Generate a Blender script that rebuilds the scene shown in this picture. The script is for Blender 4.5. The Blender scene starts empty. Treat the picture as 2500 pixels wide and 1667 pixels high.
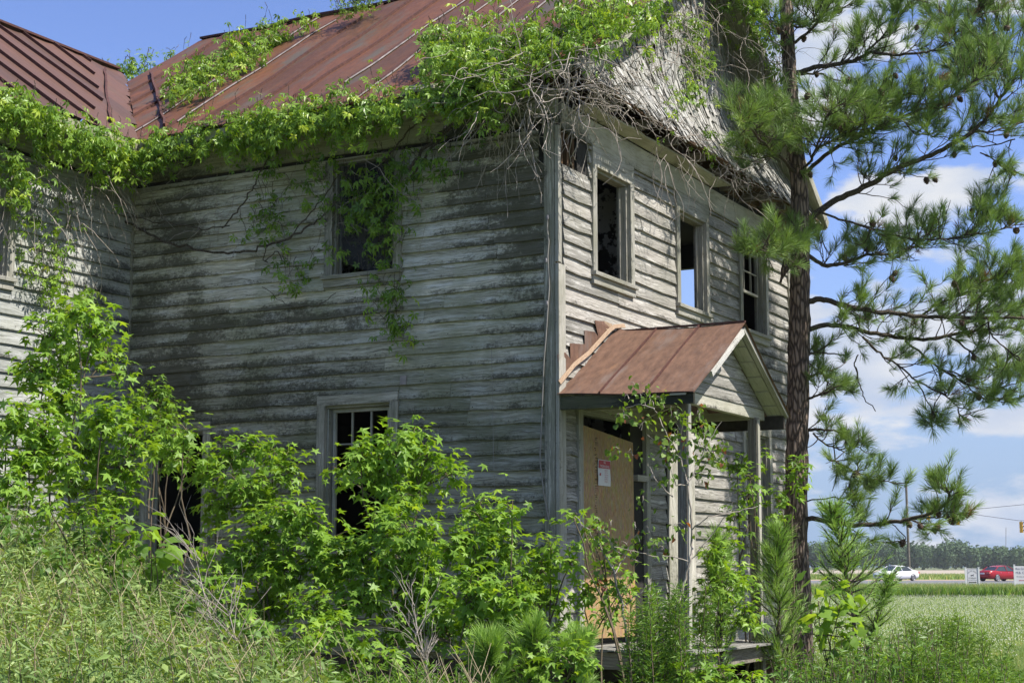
import bpy, math, numpy as np
from mathutils import Vector, Matrix
rng=np.random.default_rng(11)
S=bpy.context.scene
COL=S.collection
# ---------------------------------------------------------------- camera
F0=3836.;CX0=1250.;CY0=833.5
TH=math.atan(549/3836.);YAW=math.atan(2100/3875.);H0=1.6
lv=np.array([-math.sin(YAW),math.cos(YAW),0.]);rt=np.array([math.cos(YAW),math.sin(YAW),0.])
fw=lv*math.cos(TH)+np.array([0,0,math.sin(TH)]);upv=np.cross(rt,fw)
CAM=-(16.*lv+(1362-CX0)/3875.*16.*rt);CAM[2]=H0
cd=bpy.data.cameras.new('Camera');cam=bpy.data.objects.new('Camera',cd);COL.objects.link(cam);S.camera=cam
cd.sensor_width=36;cd.lens=F0/2500*36;cd.clip_start=.1;cd.clip_end=6000
cam.matrix_world=Matrix(((rt[0],upv[0],-fw[0],CAM[0]),(rt[1],upv[1],-fw[1],CAM[1]),(rt[2],upv[2],-fw[2],CAM[2]),(0,0,0,1)))
S.render.resolution_x=1024;S.render.resolution_y=682
S.view_settings.view_transform='Standard';S.view_settings.look='None';S.view_settings.exposure=0.9
S.view_settings.gamma=1
# ---------------------------------------------------------------- sun + sky
SV=Vector((1,.10,1.45)).normalized()
sl=bpy.data.lights.new('sun','SUN');sl.energy=4.4;sl.angle=math.radians(.55);sl.color=(1,.95,.87)
so=bpy.data.objects.new('sun',sl);COL.objects.link(so);so.rotation_euler=SV.to_track_quat('Z','Y').to_euler()
W=bpy.data.worlds.new('World');S.world=W;W.use_nodes=True
wn=W.node_tree;wn.nodes.clear()
def N(nt,t,**k):
    n=nt.nodes.new(t)
    for a,b in k.items():
        if a[0]=='i' and a[1:].isdigit(): n.inputs[int(a[1:])].default_value=b
        else: setattr(n,a,b)
    return n
def L(nt,a,b,ao=0,bi=0): nt.links.new(a.outputs[ao],b.inputs[bi])
sky=N(wn,'ShaderNodeTexSky',sky_type='NISHITA',sun_disc=False,sun_elevation=math.asin(SV.z),sun_rotation=math.atan2(SV.x,SV.y),air_density=1.,dust_density=.25,ozone_density=2.2)
tc=N(wn,'ShaderNodeTexCoord');mp=N(wn,'ShaderNodeMapping');mp.inputs['Scale'].default_value=(1,1,2.6)
mp.inputs['Location'].default_value=(2.35,.4,.12)
nz=N(wn,'ShaderNodeTexNoise');nz.inputs['Scale'].default_value=10;nz.inputs['Detail'].default_value=9;nz.inputs['Roughness'].default_value=.52
L(wn,tc,mp);L(wn,mp,nz)
# more cloud towards the east (right) of the view, clear to the left
sepw=N(wn,'ShaderNodeSeparateXYZ');L(wn,tc,sepw)
dotn=N(wn,'ShaderNodeVectorMath',operation='DOT_PRODUCT');L(wn,tc,dotn);dotn.inputs[1].default_value=tuple(rt)
mr=N(wn,'ShaderNodeMapRange');mr.inputs[1].default_value=-.05;mr.inputs[2].default_value=.22;mr.inputs[3].default_value=-.2;mr.inputs[4].default_value=.05
wn.links.new(dotn.outputs['Value'],mr.inputs[0])
ad=N(wn,'ShaderNodeMath',operation='ADD');L(wn,nz,ad,0,0);L(wn,mr,ad,0,1)
cr=N(wn,'ShaderNodeMapRange',interpolation_type='SMOOTHSTEP');cr.inputs[1].default_value=.53;cr.inputs[2].default_value=.62;
zr_=N(wn,'ShaderNodeValToRGB');wn.links.new(sepw.outputs[2],zr_.inputs[0])
for i,(p_,c_) in enumerate(((.0,.55),(.10,.60),(.19,.38),(.29,.68),(.5,.6))):
    el=zr_.color_ramp.elements[i] if i<2 else zr_.color_ramp.elements.new(p_)
    el.position=p_;el.color=(c_,c_,c_,1)
ad2=N(wn,'ShaderNodeMath',operation='MULTIPLY_ADD');wn.links.new(zr_.outputs[0],ad2.inputs[0]);ad2.inputs[1].default_value=.3;L(wn,ad,ad2,0,2)
ad3=N(wn,'ShaderNodeMath',operation='SUBTRACT');L(wn,ad2,ad3);ad3.inputs[1].default_value=.15;L(wn,ad3,cr)
nz2=N(wn,'ShaderNodeTexNoise');nz2.inputs['Scale'].default_value=11;nz2.inputs['Detail'].default_value=6;L(wn,mp,nz2)
ccol=N(wn,'ShaderNodeMix',data_type='RGBA');ccol.inputs[6].default_value=(3.1,3.6,4.6,1);ccol.inputs[7].default_value=(4.7,4.8,5.0,1)
mrc=N(wn,'ShaderNodeMapRange');mrc.inputs[1].default_value=.38;mrc.inputs[2].default_value=.62;L(wn,nz2,mrc);L(wn,mrc,ccol,0,0)
mx=N(wn,'ShaderNodeMix',data_type='RGBA');L(wn,cr,mx,0,0)
tint=N(wn,'ShaderNodeMix',data_type='RGBA',blend_type='MULTIPLY');tint.inputs[0].default_value=1;tint.inputs[7].default_value=(.80,.82,1.10,1)
L(wn,sky,tint,0,6)
hz=N(wn,'ShaderNodeMapRange',interpolation_type='SMOOTHSTEP');wn.links.new(sepw.outputs[2],hz.inputs[0]);hz.inputs[1].default_value=-.02;hz.inputs[2].default_value=.26;hz.inputs[3].default_value=1;hz.inputs[4].default_value=0
hm=N(wn,'ShaderNodeMix',data_type='RGBA');L(wn,hz,hm,0,0);wn.links.new(tint.outputs[2],hm.inputs[6]);hm.inputs[7].default_value=(1.85,2.7,4.05,1);wn.links.new(hm.outputs[2],mx.inputs[6]);wn.links.new(ccol.outputs[2],mx.inputs[7])
bg=N(wn,'ShaderNodeBackground');bg.inputs[1].default_value=.094;wn.links.new(mx.outputs[2],bg.inputs[0])
wo=N(wn,'ShaderNodeOutputWorld');L(wn,bg,wo)
# ---------------------------------------------------------------- helpers
def ray(x,y):
    d=fw*F0+rt*(x-CX0)-upv*(y-CY0);return d/np.linalg.norm(d)
def pd(x,y,dep):
    d=ray(x,y);return CAM+d*(dep/(d@lv))
def pB(x,y,v=0.):
    d=ray(x,y);return CAM+d*((v-CAM[0])/d[0])
def pA(x,y,v=0.):
    d=ray(x,y);return CAM+d*((v-CAM[1])/d[1])
def pZ(x,y,v=0.):
    d=ray(x,y);return CAM+d*((v-CAM[2])/d[2])
def nrm(a): 
    a=np.asarray(a,float);return a/np.maximum(np.linalg.norm(a,axis=-1,keepdims=True),1e-9)
class MB:
    def __init__(s): s.V=[];s.L=[];s.C=[];s.R=[];s.U=[];s.n=0
    def add(s,V,Fc,r=0.,uv=None):
        V=np.asarray(V,float).reshape(-1,3);Fc=np.asarray(Fc,int)
        s.V.append(V);s.L.append((Fc+s.n).ravel());s.C.append(np.full(len(Fc),Fc.shape[1]))
        s.R.append(np.broadcast_to(np.asarray(r,float),(len(V),)) if np.ndim(r)==0 else np.asarray(r,float))
        s.U.append(np.zeros((len(V),2)) if uv is None else np.asarray(uv,float));s.n+=len(V)
    def box(s,a,b,r=None):
        a=np.array(a,float);b=np.array(b,float);lo=np.minimum(a,b);hi=np.maximum(a,b)
        V=[(x,y,z) for x in(lo[0],hi[0]) for y in(lo[1],hi[1]) for z in(lo[2],hi[2])]
        s.hexa(V,r)
    def hexa(s,V,r=None):   # V order: x0y0z0,x0y0z1,x0y1z0,x0y1z1,x1...
        V=np.array(V,float);r=rng.random() if r is None else r
        Fc=[(0,1,3,2),(4,6,7,5),(0,4,5,1),(2,3,7,6),(0,2,6,4),(1,5,7,3)]
        # separate verts per face with plank uv
        VV=[];UU=[]
        for f in Fc:
            q=V[list(f)];e1=q[1]-q[0];e2=q[3]-q[0];l1=np.linalg.norm(e1);l2=np.linalg.norm(e2)
            for k,(c,d) in enumerate(((0,0),(1,0),(1,1),(0,1))):
                VV.append(q[k]);UU.append((c*l1,d) if l1>=l2 else (d*l2,c))
        s.add(VV,np.arange(24).reshape(6,4),r,UU)
    def beam(s,p,q,w,h,up=(0,0,1),r=None):
        p=np.array(p,float);q=np.array(q,float);d=nrm(q-p);sd=nrm(np.cross(d,up));u=np.cross(sd,d)
        V=[]
        for e in(p,q):
            for a in(-.5,.5):
                for b in(-.5,.5): V.append(e+sd*a*w+u*b*h)
        s.hexa(V,r)
    def tube(s,P,R,k=6,r=0.,cap=True):
        P=np.asarray(P,float);n=len(P);R=np.broadcast_to(np.asarray(R,float),(n,))
        T=nrm(np.gradient(P,axis=0));ref=np.array([.31,.17,.93]) if abs(T[0][2])<.9 else np.array([1.,.1,0])
        a=nrm(np.cross(T,ref));b=np.cross(T,a);ang=np.linspace(0,2*math.pi,k,endpoint=False)
        V=(P[:,None]+R[:,None,None]*(np.cos(ang)[None,:,None]*a[:,None]+np.sin(ang)[None,:,None]*b[:,None])).reshape(-1,3)
        i=np.arange(n-1)[:,None]*k;j=np.arange(k)[None];j2=(j+1)%k
        Fc=np.stack([i+j,i+j2,i+k+j2,i+k+j],-1).reshape(-1,4)
        ln=np.concatenate([[0],np.cumsum(np.linalg.norm(np.diff(P,axis=0),axis=1))])
        uv=np.stack([np.repeat(ln,k),np.tile(np.arange(k)/k,n)],-1)
        s.add(V,Fc,r,uv)
        if cap: s.add(V[-k:],[list(range(k))],r); s.add(V[:k],[list(range(k))[::-1]],r)
    def inst(s,TV,TF,pos,Rm,sc,r,uv=None):
        TV=np.asarray(TV,float);N_=len(pos);k=len(TV);sc=np.asarray(sc,float)
        if sc.ndim==1: sc=sc[:,None]
        V=np.einsum('nij,kj->nki',Rm,TV)*sc[:,:,None] if sc.shape[1]==1 else np.einsum('nij,nkj->nki',Rm,TV[None]*sc[:,None,:])
        V=V+np.asarray(pos)[:,None]
        Fc=(np.asarray(TF)[None]+(np.arange(N_)*k)[:,None,None]).reshape(-1,np.asarray(TF).shape[1])
        s.add(V.reshape(-1,3),Fc,np.repeat(r,k),None if uv is None else np.tile(uv,(N_,1)))
    def build(s,name,mat,parent=None,smooth=False):
        me=bpy.data.meshes.new(name)
        V=np.concatenate(s.V);Lp=np.concatenate(s.L);C=np.concatenate(s.C)
        me.vertices.add(len(V));me.vertices.foreach_set('co',V.ravel().astype(np.float32))
        me.loops.add(len(Lp));me.loops.foreach_set('vertex_index',Lp.astype(np.int32))
        me.polygons.add(len(C));st=np.concatenate([[0],np.cumsum(C)[:-1]]);me.polygons.foreach_set('loop_start',st.astype(np.int32))
        me.polygons.foreach_set('use_smooth',np.full(len(C),bool(smooth)))
        me.update(calc_edges=True)
        at=me.attributes.new('r','FLOAT','POINT');at.data.foreach_set('value',np.concatenate(s.R).astype(np.float32))
        uv=me.uv_layers.new(name='UVMap');uv.data.foreach_set('uv',np.concatenate(s.U)[Lp].ravel().astype(np.float32))
        for m in (mat if isinstance(mat,list) else [mat]): me.materials.append(m)
        o=bpy.data.objects.new(name,me);COL.objects.link(o)
        if parent is not None: setp(o,parent)
        return o
def setp(o,p):
    o.parent=p
    o.matrix_parent_inverse=wmat(p).inverted()
def wmat(p): return p.matrix_basis.copy() if p.parent is None else wmat(p.parent)@p.matrix_parent_inverse@p.matrix_basis
def tag(o,label=None,cat=None,group=None,kind=None):
    for k,v in(('label',label),('category',cat),('group',group),('kind',kind)):
        if v: o[k]=v
    return o
def empty(name,loc,label,cat,group=None):
    o=bpy.data.objects.new(name,None);COL.objects.link(o);o.location=tuple(loc);o.empty_display_size=.2
    return tag(o,label,cat,group)
def frames(f,n):
    f=nrm(f);n=nrm(n-(n*f).sum(-1,keepdims=True)*f);s=np.cross(f,n)
    return np.stack([s,f,n],-1)    # columns: x side, y forward, z normal
def rv(n): return nrm(rng.normal(size=(n,3)))
def ns1(n,amp,step=3):  # smooth 1D noise
    k=max(2,n//step+2);a=rng.normal(size=k)*amp;return np.interp(np.linspace(0,k-1,n),np.arange(k),a)
# ---------------------------------------------------------------- materials
def mat(name):
    m=bpy.data.materials.new(name);m.use_nodes=True;m.node_tree.nodes.clear();nt=m.node_tree
    o=N(nt,'ShaderNodeOutputMaterial');b=N(nt,'ShaderNodeBsdfPrincipled');L(nt,b,o);return m,nt,b,o
def noise(nt,vec,scale,detail=5,rough=.55,sv=(1,1,1),w=None):
    mp=N(nt,'ShaderNodeMapping');mp.inputs['Scale'].default_value=sv;nt.links.new(vec,mp.inputs[0])
    n=N(nt,'ShaderNodeTexNoise');n.inputs['Scale'].default_value=scale;n.inputs['Detail'].default_value=detail;n.inputs['Roughness'].default_value=rough
    L(nt,mp,n);return n.outputs[0]
def ramp(nt,fac,stops):
    r=N(nt,'ShaderNodeValToRGB');e=r.color_ramp.elements
    for i,(p,c) in enumerate(stops):
        el=e[i] if i<2 else e.new(p)
        el.position=p;el.color=(*c,1)
    nt.links.new(fac,r.inputs[0]);return r.outputs[0]
def mrange(nt,v,a,b,c=0.,d=1.,sm=True):
    m=N(nt,'ShaderNodeMapRange');m.interpolation_type='SMOOTHSTEP' if sm else 'LINEAR'
    for i,x in enumerate((a,b,c,d)): m.inputs[i+1].default_value=x
    nt.links.new(v,m.inputs[0]);return m.outputs[0]
def mixc(nt,f,a,b,bt='MIX'):
    m=N(nt,'ShaderNodeMix',data_type='RGBA',blend_type=bt)
    for i,v in((0,f),(6,a),(7,b)):
        if isinstance(v,(int,float)): m.inputs[i].default_value=v
        elif isinstance(v,tuple): m.inputs[i].default_value=(*v,1)
        else: nt.links.new(v,m.inputs[i])
    return m.outputs[2]
def mth(nt,op,a,b=None):
    m=N(nt,'ShaderNodeMath',operation=op)
    for i,v in enumerate((a,b)):
        if v is None: continue
        if isinstance(v,(int,float)): m.inputs[i].default_value=v
        else: nt.links.new(v,m.inputs[i])
    return m.outputs[0]
def bump(nt,b,h,st=.4,dist=.01):
    n=N(nt,'ShaderNodeBump');n.inputs['Strength'].default_value=st;n.inputs['Distance'].default_value=dist
    nt.links.new(h,n.inputs['Height']);nt.links.new(n.outputs[0],b.inputs['Normal'])
def attr(nt,n='r'): return N(nt,'ShaderNodeAttribute',attribute_name=n).outputs['Fac']
def simple(name,col,rough=.6,metal=0.,var=.15,sc=8.,bmp=0.):
    m,nt,b,o=mat(name);b.inputs['Roughness'].default_value=rough;b.inputs['Metallic'].default_value=metal
    t=N(nt,'ShaderNodeTexCoord').outputs['Object'];n=noise(nt,t,sc)
    c=ramp(nt,n,[(.3,tuple(x*(1-var) for x in col)),(.7,tuple(min(1,x*(1+var)) for x in col))])
    nt.links.new(c,b.inputs['Base Color'])
    if bmp: bump(nt,b,n,bmp)
    return m
def leafm(name,stops,trans=.45,gl=.35,tcol=None):
    m,nt,b,o=mat(name);c=ramp(nt,attr(nt),stops)
    nt.links.new(c,b.inputs['Base Color']);b.inputs['Roughness'].default_value=gl+.1
    b.inputs['Specular IOR Level'].default_value=.35
    tr=N(nt,'ShaderNodeBsdfTranslucent')
    tc_=mixc(nt,1.,c,(1.5,1.35,.45) if tcol is None else tcol,'MULTIPLY');nt.links.new(tc_,tr.inputs[0])
    mx=N(nt,'ShaderNodeMixShader');mx.inputs[0].default_value=trans;L(nt,b,mx,0,1);L(nt,tr,mx,0,2);L(nt,mx,o)
    return m
def wood(name,dark,mid,light,dirt=0.,mcol=(.022,.023,.017),green=.0,gcol=(.12,.13,.06),mild=.5,paint=.3,zones=(),long=1.,light2=None,vert=False):
    """weathered board: uv.x metres along the board, uv.y 0..1 across, r = one value per board"""
    m,nt,b,o=mat(name);b.inputs['Roughness'].default_value=.85;b.inputs['Specular IOR Level'].default_value=.2
    uv=N(nt,'ShaderNodeUVMap').outputs[0];r=attr(nt);sx=N(nt,'ShaderNodeSeparateXYZ');nt.links.new(uv,sx.inputs[0])
    cb=N(nt,'ShaderNodeCombineXYZ');nt.links.new(sx.outputs[0],cb.inputs[0]);nt.links.new(sx.outputs[1],cb.inputs[1])
    nt.links.new(mth(nt,'MULTIPLY',r,43.),cb.inputs[2]);vc=cb.outputs[0]
    # gently warped grain
    wv=noise(nt,vc,1.,2,.5,(2.2,1.6,1))
    wy=mth(nt,'ADD',sx.outputs[1],mth(nt,'MULTIPLY',wv,.55));cb2=N(nt,'ShaderNodeCombineXYZ')
    nt.links.new(sx.outputs[0],cb2.inputs[0]);nt.links.new(wy,cb2.inputs[1]);nt.links.new(mth(nt,'MULTIPLY',r,43.),cb2.inputs[2]);vg=cb2.outputs[0]
    g1=noise(nt,vg,1.,5,.65,(1.8,11,1));g2=noise(nt,vg,1.,5,.78,(7,46,1))
    pos=N(nt,'ShaderNodeNewGeometry').outputs['Position']
    big=noise(nt,pos,1.1,5,.6);pt=noise(nt,vc,1.,6,.66,(1.5,2.6,1))
    g=mth(nt,'ADD',mth(nt,'MULTIPLY',g1,.45),mth(nt,'MULTIPLY',g2,.55))
    c=ramp(nt,g,[(.38,dark),(.5,mid),(.62,light)])
    # board to board difference
    c=mixc(nt,1.,c,ramp(nt,r,[(0.,(.72,.73,.72)),(.5,(.95,.95,.93)),(1.,(1.22,1.2,1.18))]),'MULTIPLY')
    if paint>0:
        pm=mrange(nt,mth(nt,'ADD',pt,mth(nt,'MULTIPLY',mth(nt,'SUBTRACT',g2,.5),.6)),.62-.22*paint,.70-.1*paint)
        c=mixc(nt,mth(nt,'MULTIPLY',pm,.75),c,light2 or tuple(min(.7,x*1.35) for x in light))
    if green>0:
        gm=mrange(nt,big,.42,.62);c=mixc(nt,mth(nt,'MULTIPLY',gm,green),c,gcol)
        em=mrange(nt,sx.outputs[1],.0,.1,1,0);c=mixc(nt,mth(nt,'MULTIPLY',em,.4*green+.15),c,(.09,.09,.035))
    if mild>0:
        low=mrange(nt,sx.outputs[1],.03,.6,.12,-.04)
        bn=noise(nt,pos,1.,6,.68,(1.5,1.5,3.2) if not vert else (1.5,1.5,.8))
        bf=noise(nt,pos,26.,6,.78,(1,1,1.25))
        s=mth(nt,'ADD',mth(nt,'ADD',bn,low),mth(nt,'MULTIPLY',mth(nt,'SUBTRACT',bf,.5),.75))
        for (cx,cy,cz,rx,ry,rz,amt) in zones:
            sb=N(nt,'ShaderNodeVectorMath',operation='SUBTRACT');nt.links.new(pos,sb.inputs[0]);sb.inputs[1].default_value=(cx,cy,cz)
            ml=N(nt,'ShaderNodeVectorMath',operation='MULTIPLY');L(nt,sb,ml);ml.inputs[1].default_value=(1/rx,1/ry,1/rz)
            ln=N(nt,'ShaderNodeVectorMath',operation='LENGTH');L(nt,ml,ln)
            z=mrange(nt,ln.outputs['Value'],.35,1.15,amt,0);s=mth(nt,'ADD',s,z)
        mm=mrange(nt,s,.63-.12*mild,.90-.12*mild);c=mixc(nt,mth(nt,'MULTIPLY',mm,.84),c,mcol)
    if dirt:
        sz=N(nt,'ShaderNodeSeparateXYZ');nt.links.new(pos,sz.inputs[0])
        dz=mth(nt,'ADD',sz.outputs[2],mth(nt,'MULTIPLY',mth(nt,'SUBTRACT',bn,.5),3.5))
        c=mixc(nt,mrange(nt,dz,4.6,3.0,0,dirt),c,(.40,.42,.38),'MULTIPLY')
    c=mixc(nt,mrange(nt,r,-.6,-.4,1,0),c,(.03,.022,.016))
    nt.links.new(c,b.inputs['Base Color']);bump(nt,b,g,.75,.012)
    return m
M={}
ZA=[(a,b_,c,d,e,f,g*1.25) for a,b_,c,d,e,f,g in [(-.5,0,5.6,1.25,1,.95,.26),(-.25,0,4.3,.7,1,1.2,.14),(-5.2,0,4.5,.9,1,1.6,.2),(-3.4,0,4.35,1.8,1,.28,.2),(-3.9,0,3.7,2.2,1,.4,.16),(-3.7,0,3.0,2.6,1,.7,.12),(-.8,0,2.4,1.6,1,1.4,.05),(-5.,0,5.9,.9,1,.5,.16)]]
M['sidA']=wood('shaded_clapboard',(.11,.102,.073),(.50,.47,.37),(.82,.785,.66),green=.5,gcol=(.26,.275,.15),mild=.5,paint=.55,zones=ZA,light2=(.74,.73,.67),dirt=.75,mcol=(.048,.045,.026))  # boards paler than the sunlit copy; fill light for the shade put into colour
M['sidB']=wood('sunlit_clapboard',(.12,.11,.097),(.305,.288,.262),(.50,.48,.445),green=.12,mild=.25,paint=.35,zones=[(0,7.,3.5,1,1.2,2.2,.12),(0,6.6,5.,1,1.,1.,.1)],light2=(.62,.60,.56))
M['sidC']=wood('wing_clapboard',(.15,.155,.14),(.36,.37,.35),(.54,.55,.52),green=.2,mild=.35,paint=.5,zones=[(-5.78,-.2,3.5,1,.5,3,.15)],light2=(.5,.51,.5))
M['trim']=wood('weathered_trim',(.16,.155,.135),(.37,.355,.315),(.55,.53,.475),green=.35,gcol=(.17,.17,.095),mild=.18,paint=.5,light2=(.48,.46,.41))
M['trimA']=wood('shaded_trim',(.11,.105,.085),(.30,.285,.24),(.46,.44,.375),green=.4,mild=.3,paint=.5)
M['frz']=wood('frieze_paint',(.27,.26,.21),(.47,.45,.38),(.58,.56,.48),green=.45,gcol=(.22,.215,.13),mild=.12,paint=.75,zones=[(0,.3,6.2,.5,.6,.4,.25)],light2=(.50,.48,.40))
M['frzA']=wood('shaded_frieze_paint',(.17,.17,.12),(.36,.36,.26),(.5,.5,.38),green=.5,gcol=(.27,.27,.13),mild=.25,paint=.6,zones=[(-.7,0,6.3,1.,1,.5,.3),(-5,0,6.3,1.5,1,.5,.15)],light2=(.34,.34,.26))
M['dark']=simple('rotten_dark_wood',(.035,.028,.02),.9,0,.5,14)
M['brownwood']=wood('bare_brown_wood',(.04,.025,.015),(.11,.065,.035),(.2,.13,.08),mild=.3,paint=0)
M['fascia']=wood('mossy_black_fascia',(.03,.03,.022),(.085,.085,.06),(.15,.15,.10),green=.6,gcol=(.085,.09,.04),mild=.8,paint=.1,zones=[(1.3,-.2,3.25,.8,1,.5,.4)])
M['peel']=wood('peeling_white_paint',(.2,.19,.17),(.45,.44,.41),(.65,.64,.61),mild=.4,paint=.6)
M['deck']=wood('grey_deck_board',(.12,.115,.105),(.27,.26,.24),(.42,.41,.385),green=.1,mild=.2,paint=.2)
M['post']=wood('porch_post_wood',(.085,.07,.055),(.19,.165,.14),(.34,.31,.275),green=.1,mild=.2,paint=.25)
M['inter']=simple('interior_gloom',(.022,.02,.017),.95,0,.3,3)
def interior():
    m,nt,b,o=mat('peeling_plaster');p=N(nt,'ShaderNodeNewGeometry').outputs['Position']
    n=noise(nt,p,4.5,8,.7);n2=noise(nt,p,1.2,3)
    s=mth(nt,'ADD',n,mth(nt,'MULTIPLY',mth(nt,'SUBTRACT',n2,.5),.5))
    c=ramp(nt,s,[(.47,(.012,.009,.007)),(.5,(.05,.045,.04)),(.52,(.42,.41,.40)),(1.,(.55,.54,.52))])
    nt.links.new(c,b.inputs['Base Color']);b.inputs['Roughness'].default_value=.9;bump(nt,b,n,.5);return m
M['plaster']=interior()
def roofm(name,base,base2,grey,rust,gamt,seam=.0,sheen=.55):
    m,nt,b,o=mat(name);uv=N(nt,'ShaderNodeUVMap').outputs[0]   # uv: x along eave m, y up slope m
    r=attr(nt)
    n1=noise(nt,uv,1.,8,.66,(2.2,.6,1));n2=noise(nt,uv,1.,5,.7,(14,5,1));n3=noise(nt,uv,1.,3,.5,(.8,.22,1));sp=noise(nt,uv,38,3,.6)
    c=ramp(nt,n2,[(.3,base),(.7,base2)])
    c=mixc(nt,1.,c,ramp(nt,r,[(0.,(.78,.8,.8)),(1.,(1.18,1.12,1.08))]),'MULTIPLY')
    c=mixc(nt,mth(nt,'MULTIPLY',mrange(nt,n1,.5,.66),.9*gamt),c,grey)
    c=mixc(nt,mth(nt,'MULTIPLY',mrange(nt,n3,.55,.75),.5*gamt),c,tuple(x*.55 for x in grey))
    c=mixc(nt,mth(nt,'MULTIPLY',mrange(nt,noise(nt,uv,1.,6,.7,(3,.7,1)),.56,.72),.65),c,rust)
    c=mixc(nt,mth(nt,'MULTIPLY',mrange(nt,sp,.62,.72),.25),c,tuple(min(1,x*2.2) for x in base2))
    nt.links.new(c,b.inputs['Base Color']);b.inputs['Roughness'].default_value=sheen;b.inputs['Specular IOR Level'].default_value=.4
    bump(nt,b,n1,.35,.05);return m
M['roof']=roofm('rusty_roof_metal',(.10,.043,.021),(.155,.065,.031),(.095,.082,.062),(.20,.075,.03),1.)
M['wingroof']=roofm('dull_red_roof_metal',(.085,.043,.030),(.118,.06,.041),(.09,.065,.050),(.13,.055,.04),.3)
M['porchroof']=roofm('orange_rust_metal',(.095,.052,.036),(.215,.12,.078),(.17,.13,.11),(.35,.18,.08),1.,sheen=.6)
M['flash']=roofm('pale_rust_flashing',(.22,.14,.085),(.42,.32,.22),(.18,.10,.065),(.28,.13,.06),1.)
M['rib']=simple('dark_rust_seam',(.07,.024,.016),.7,0,.4,20)
M['galv']=simple('bare_galvanised_edge',(.30,.27,.26),.6,.2,.45,5)
def osb():
    m,nt,b,o=mat('osb_panel');p=N(nt,'ShaderNodeNewGeometry').outputs['Position']
    mp=N(nt,'ShaderNodeMapping');mp.inputs['Scale'].default_value=(1,34,11);nt.links.new(p,mp.inputs[0])
    v=N(nt,'ShaderNodeTexVoronoi');v.inputs['Scale'].default_value=1.2;v.inputs['Randomness'].default_value=1;L(nt,mp,v)
    n=noise(nt,p,1.,5,.7,(1,60,16));n2=noise(nt,p,1.6,3)
    c=ramp(nt,n,[(.36,(.19,.10,.033)),(.5,(.36,.215,.075)),(.63,(.5,.335,.135))])
    c=mixc(nt,.35,c,mixc(nt,.8,v.outputs['Color'],(.36,.23,.1),'MIX'))
    c=mixc(nt,mth(nt,'MULTIPLY',mrange(nt,n2,.45,.7),.35),c,(.2,.13,.06))
    nt.links.new(c,b.inputs['Base Color']);b.inputs['Roughness'].default_value=.75;bump(nt,b,n,.3,.004);return m
M['osb']=osb()
M['stamp']=simple('faded_ink',(.09,.06,.03),.9,0,.5,60)
M['white']=simple('white_paint',(.72,.72,.70),.5,0,.06,5)
M['shin']=wood('weathered_shingle',(.2,.195,.185),(.33,.32,.30),(.50,.49,.465),green=.12,mild=.25,paint=.4,light2=(.68,.68,.67))
M['rake']=wood('rake_soffit_board',(.16,.16,.12),(.3,.3,.23),(.4,.4,.32),green=.3,mild=.15,paint=.4)
def bark(name,d,mi,l,sc=1.):
    m,nt,b,o=mat(name);p=N(nt,'ShaderNodeNewGeometry').outputs['Position']
    mp=N(nt,'ShaderNodeMapping');mp.inputs['Scale'].default_value=(22*sc,22*sc,5*sc);nt.links.new(p,mp.inputs[0])
    n=noise(nt,p,1.,6,.7,(16*sc,16*sc,4*sc));v=N(nt,'ShaderNodeTexVoronoi',feature='DISTANCE_TO_EDGE');v.inputs['Scale'].default_value=1.;L(nt,mp,v)
    s=mth(nt,'ADD',mth(nt,'MULTIPLY',mrange(nt,v.outputs[0],0,.25),.5),mth(nt,'MULTIPLY',n,.5))
    c=ramp(nt,s,[(.25,d),(.55,mi),(.8,l)]);nt.links.new(c,b.inputs['Base Color']);b.inputs['Roughness'].default_value=.9;bump(nt,b,s,1.,.03);return m
M['bark']=bark('pine_bark',(.04,.027,.019),(.15,.105,.075),(.28,.21,.16))
M['twig']=bark('brown_twig_bark',(.05,.038,.025),(.12,.09,.06),(.2,.165,.12),4)
M['greytwig']=simple('dead_grey_stem',(.30,.26,.22),.85,0,.45,12)
M['stem']=simple('green_brown_stem',(.12,.09,.055),.8,0,.35,12)
M['needle']=leafm('pine_needles',[(0.0, (0.094, 0.158, 0.048)), (0.45, (0.186, 0.287, 0.08)), (0.8, (0.31, 0.423, 0.12)), (0.96, (0.481, 0.559, 0.159)), (1.0, (0.243, 0.13, 0.053))],.2,.4,(1.2,1.25,.5))
M['seedling']=leafm('young_pine_needles',[(0.0, (0.11, 0.21, 0.042)), (0.5, (0.234, 0.382, 0.081)), (1.0, (0.439, 0.617, 0.139))],.25,.4,(1.2,1.25,.5))
M['star']=leafm('star_leaves',[(0.0, (0.087, 0.165, 0.02)), (0.35, (0.152, 0.282, 0.033)), (0.75, (0.24, 0.401, 0.046)), (0.975, (0.348, 0.499, 0.066)), (1.0, (0.435, 0.158, 0.055))],.42)
M['vine']=leafm('creeper_leaves',[(0.0, (0.07, 0.144, 0.025)), (0.4, (0.149, 0.272, 0.039)), (0.8, (0.28, 0.431, 0.063)), (1.0, (0.472, 0.575, 0.097))],.36,.28)
M['heart']=leafm('small_green_leaves',[(0.0, (0.075, 0.137, 0.023)), (0.5, (0.135, 0.232, 0.035)), (0.9, (0.209, 0.314, 0.047)), (1.0, (0.239, 0.082, 0.041))],.4)
M['tulip']=leafm('large_bright_leaves',[(0.0, (0.094, 0.185, 0.032)), (0.5, (0.202, 0.346, 0.049)), (1.0, (0.349, 0.494, 0.086))],.5)
M['weed']=leafm('weed_blades',[(0.0, (0.096, 0.165, 0.049)), (0.4, (0.176, 0.272, 0.071)), (0.75, (0.299, 0.395, 0.121)), (0.9, (0.456, 0.478, 0.185)), (1.0, (0.737, 0.593, 0.298))],.3,.4)
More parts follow.
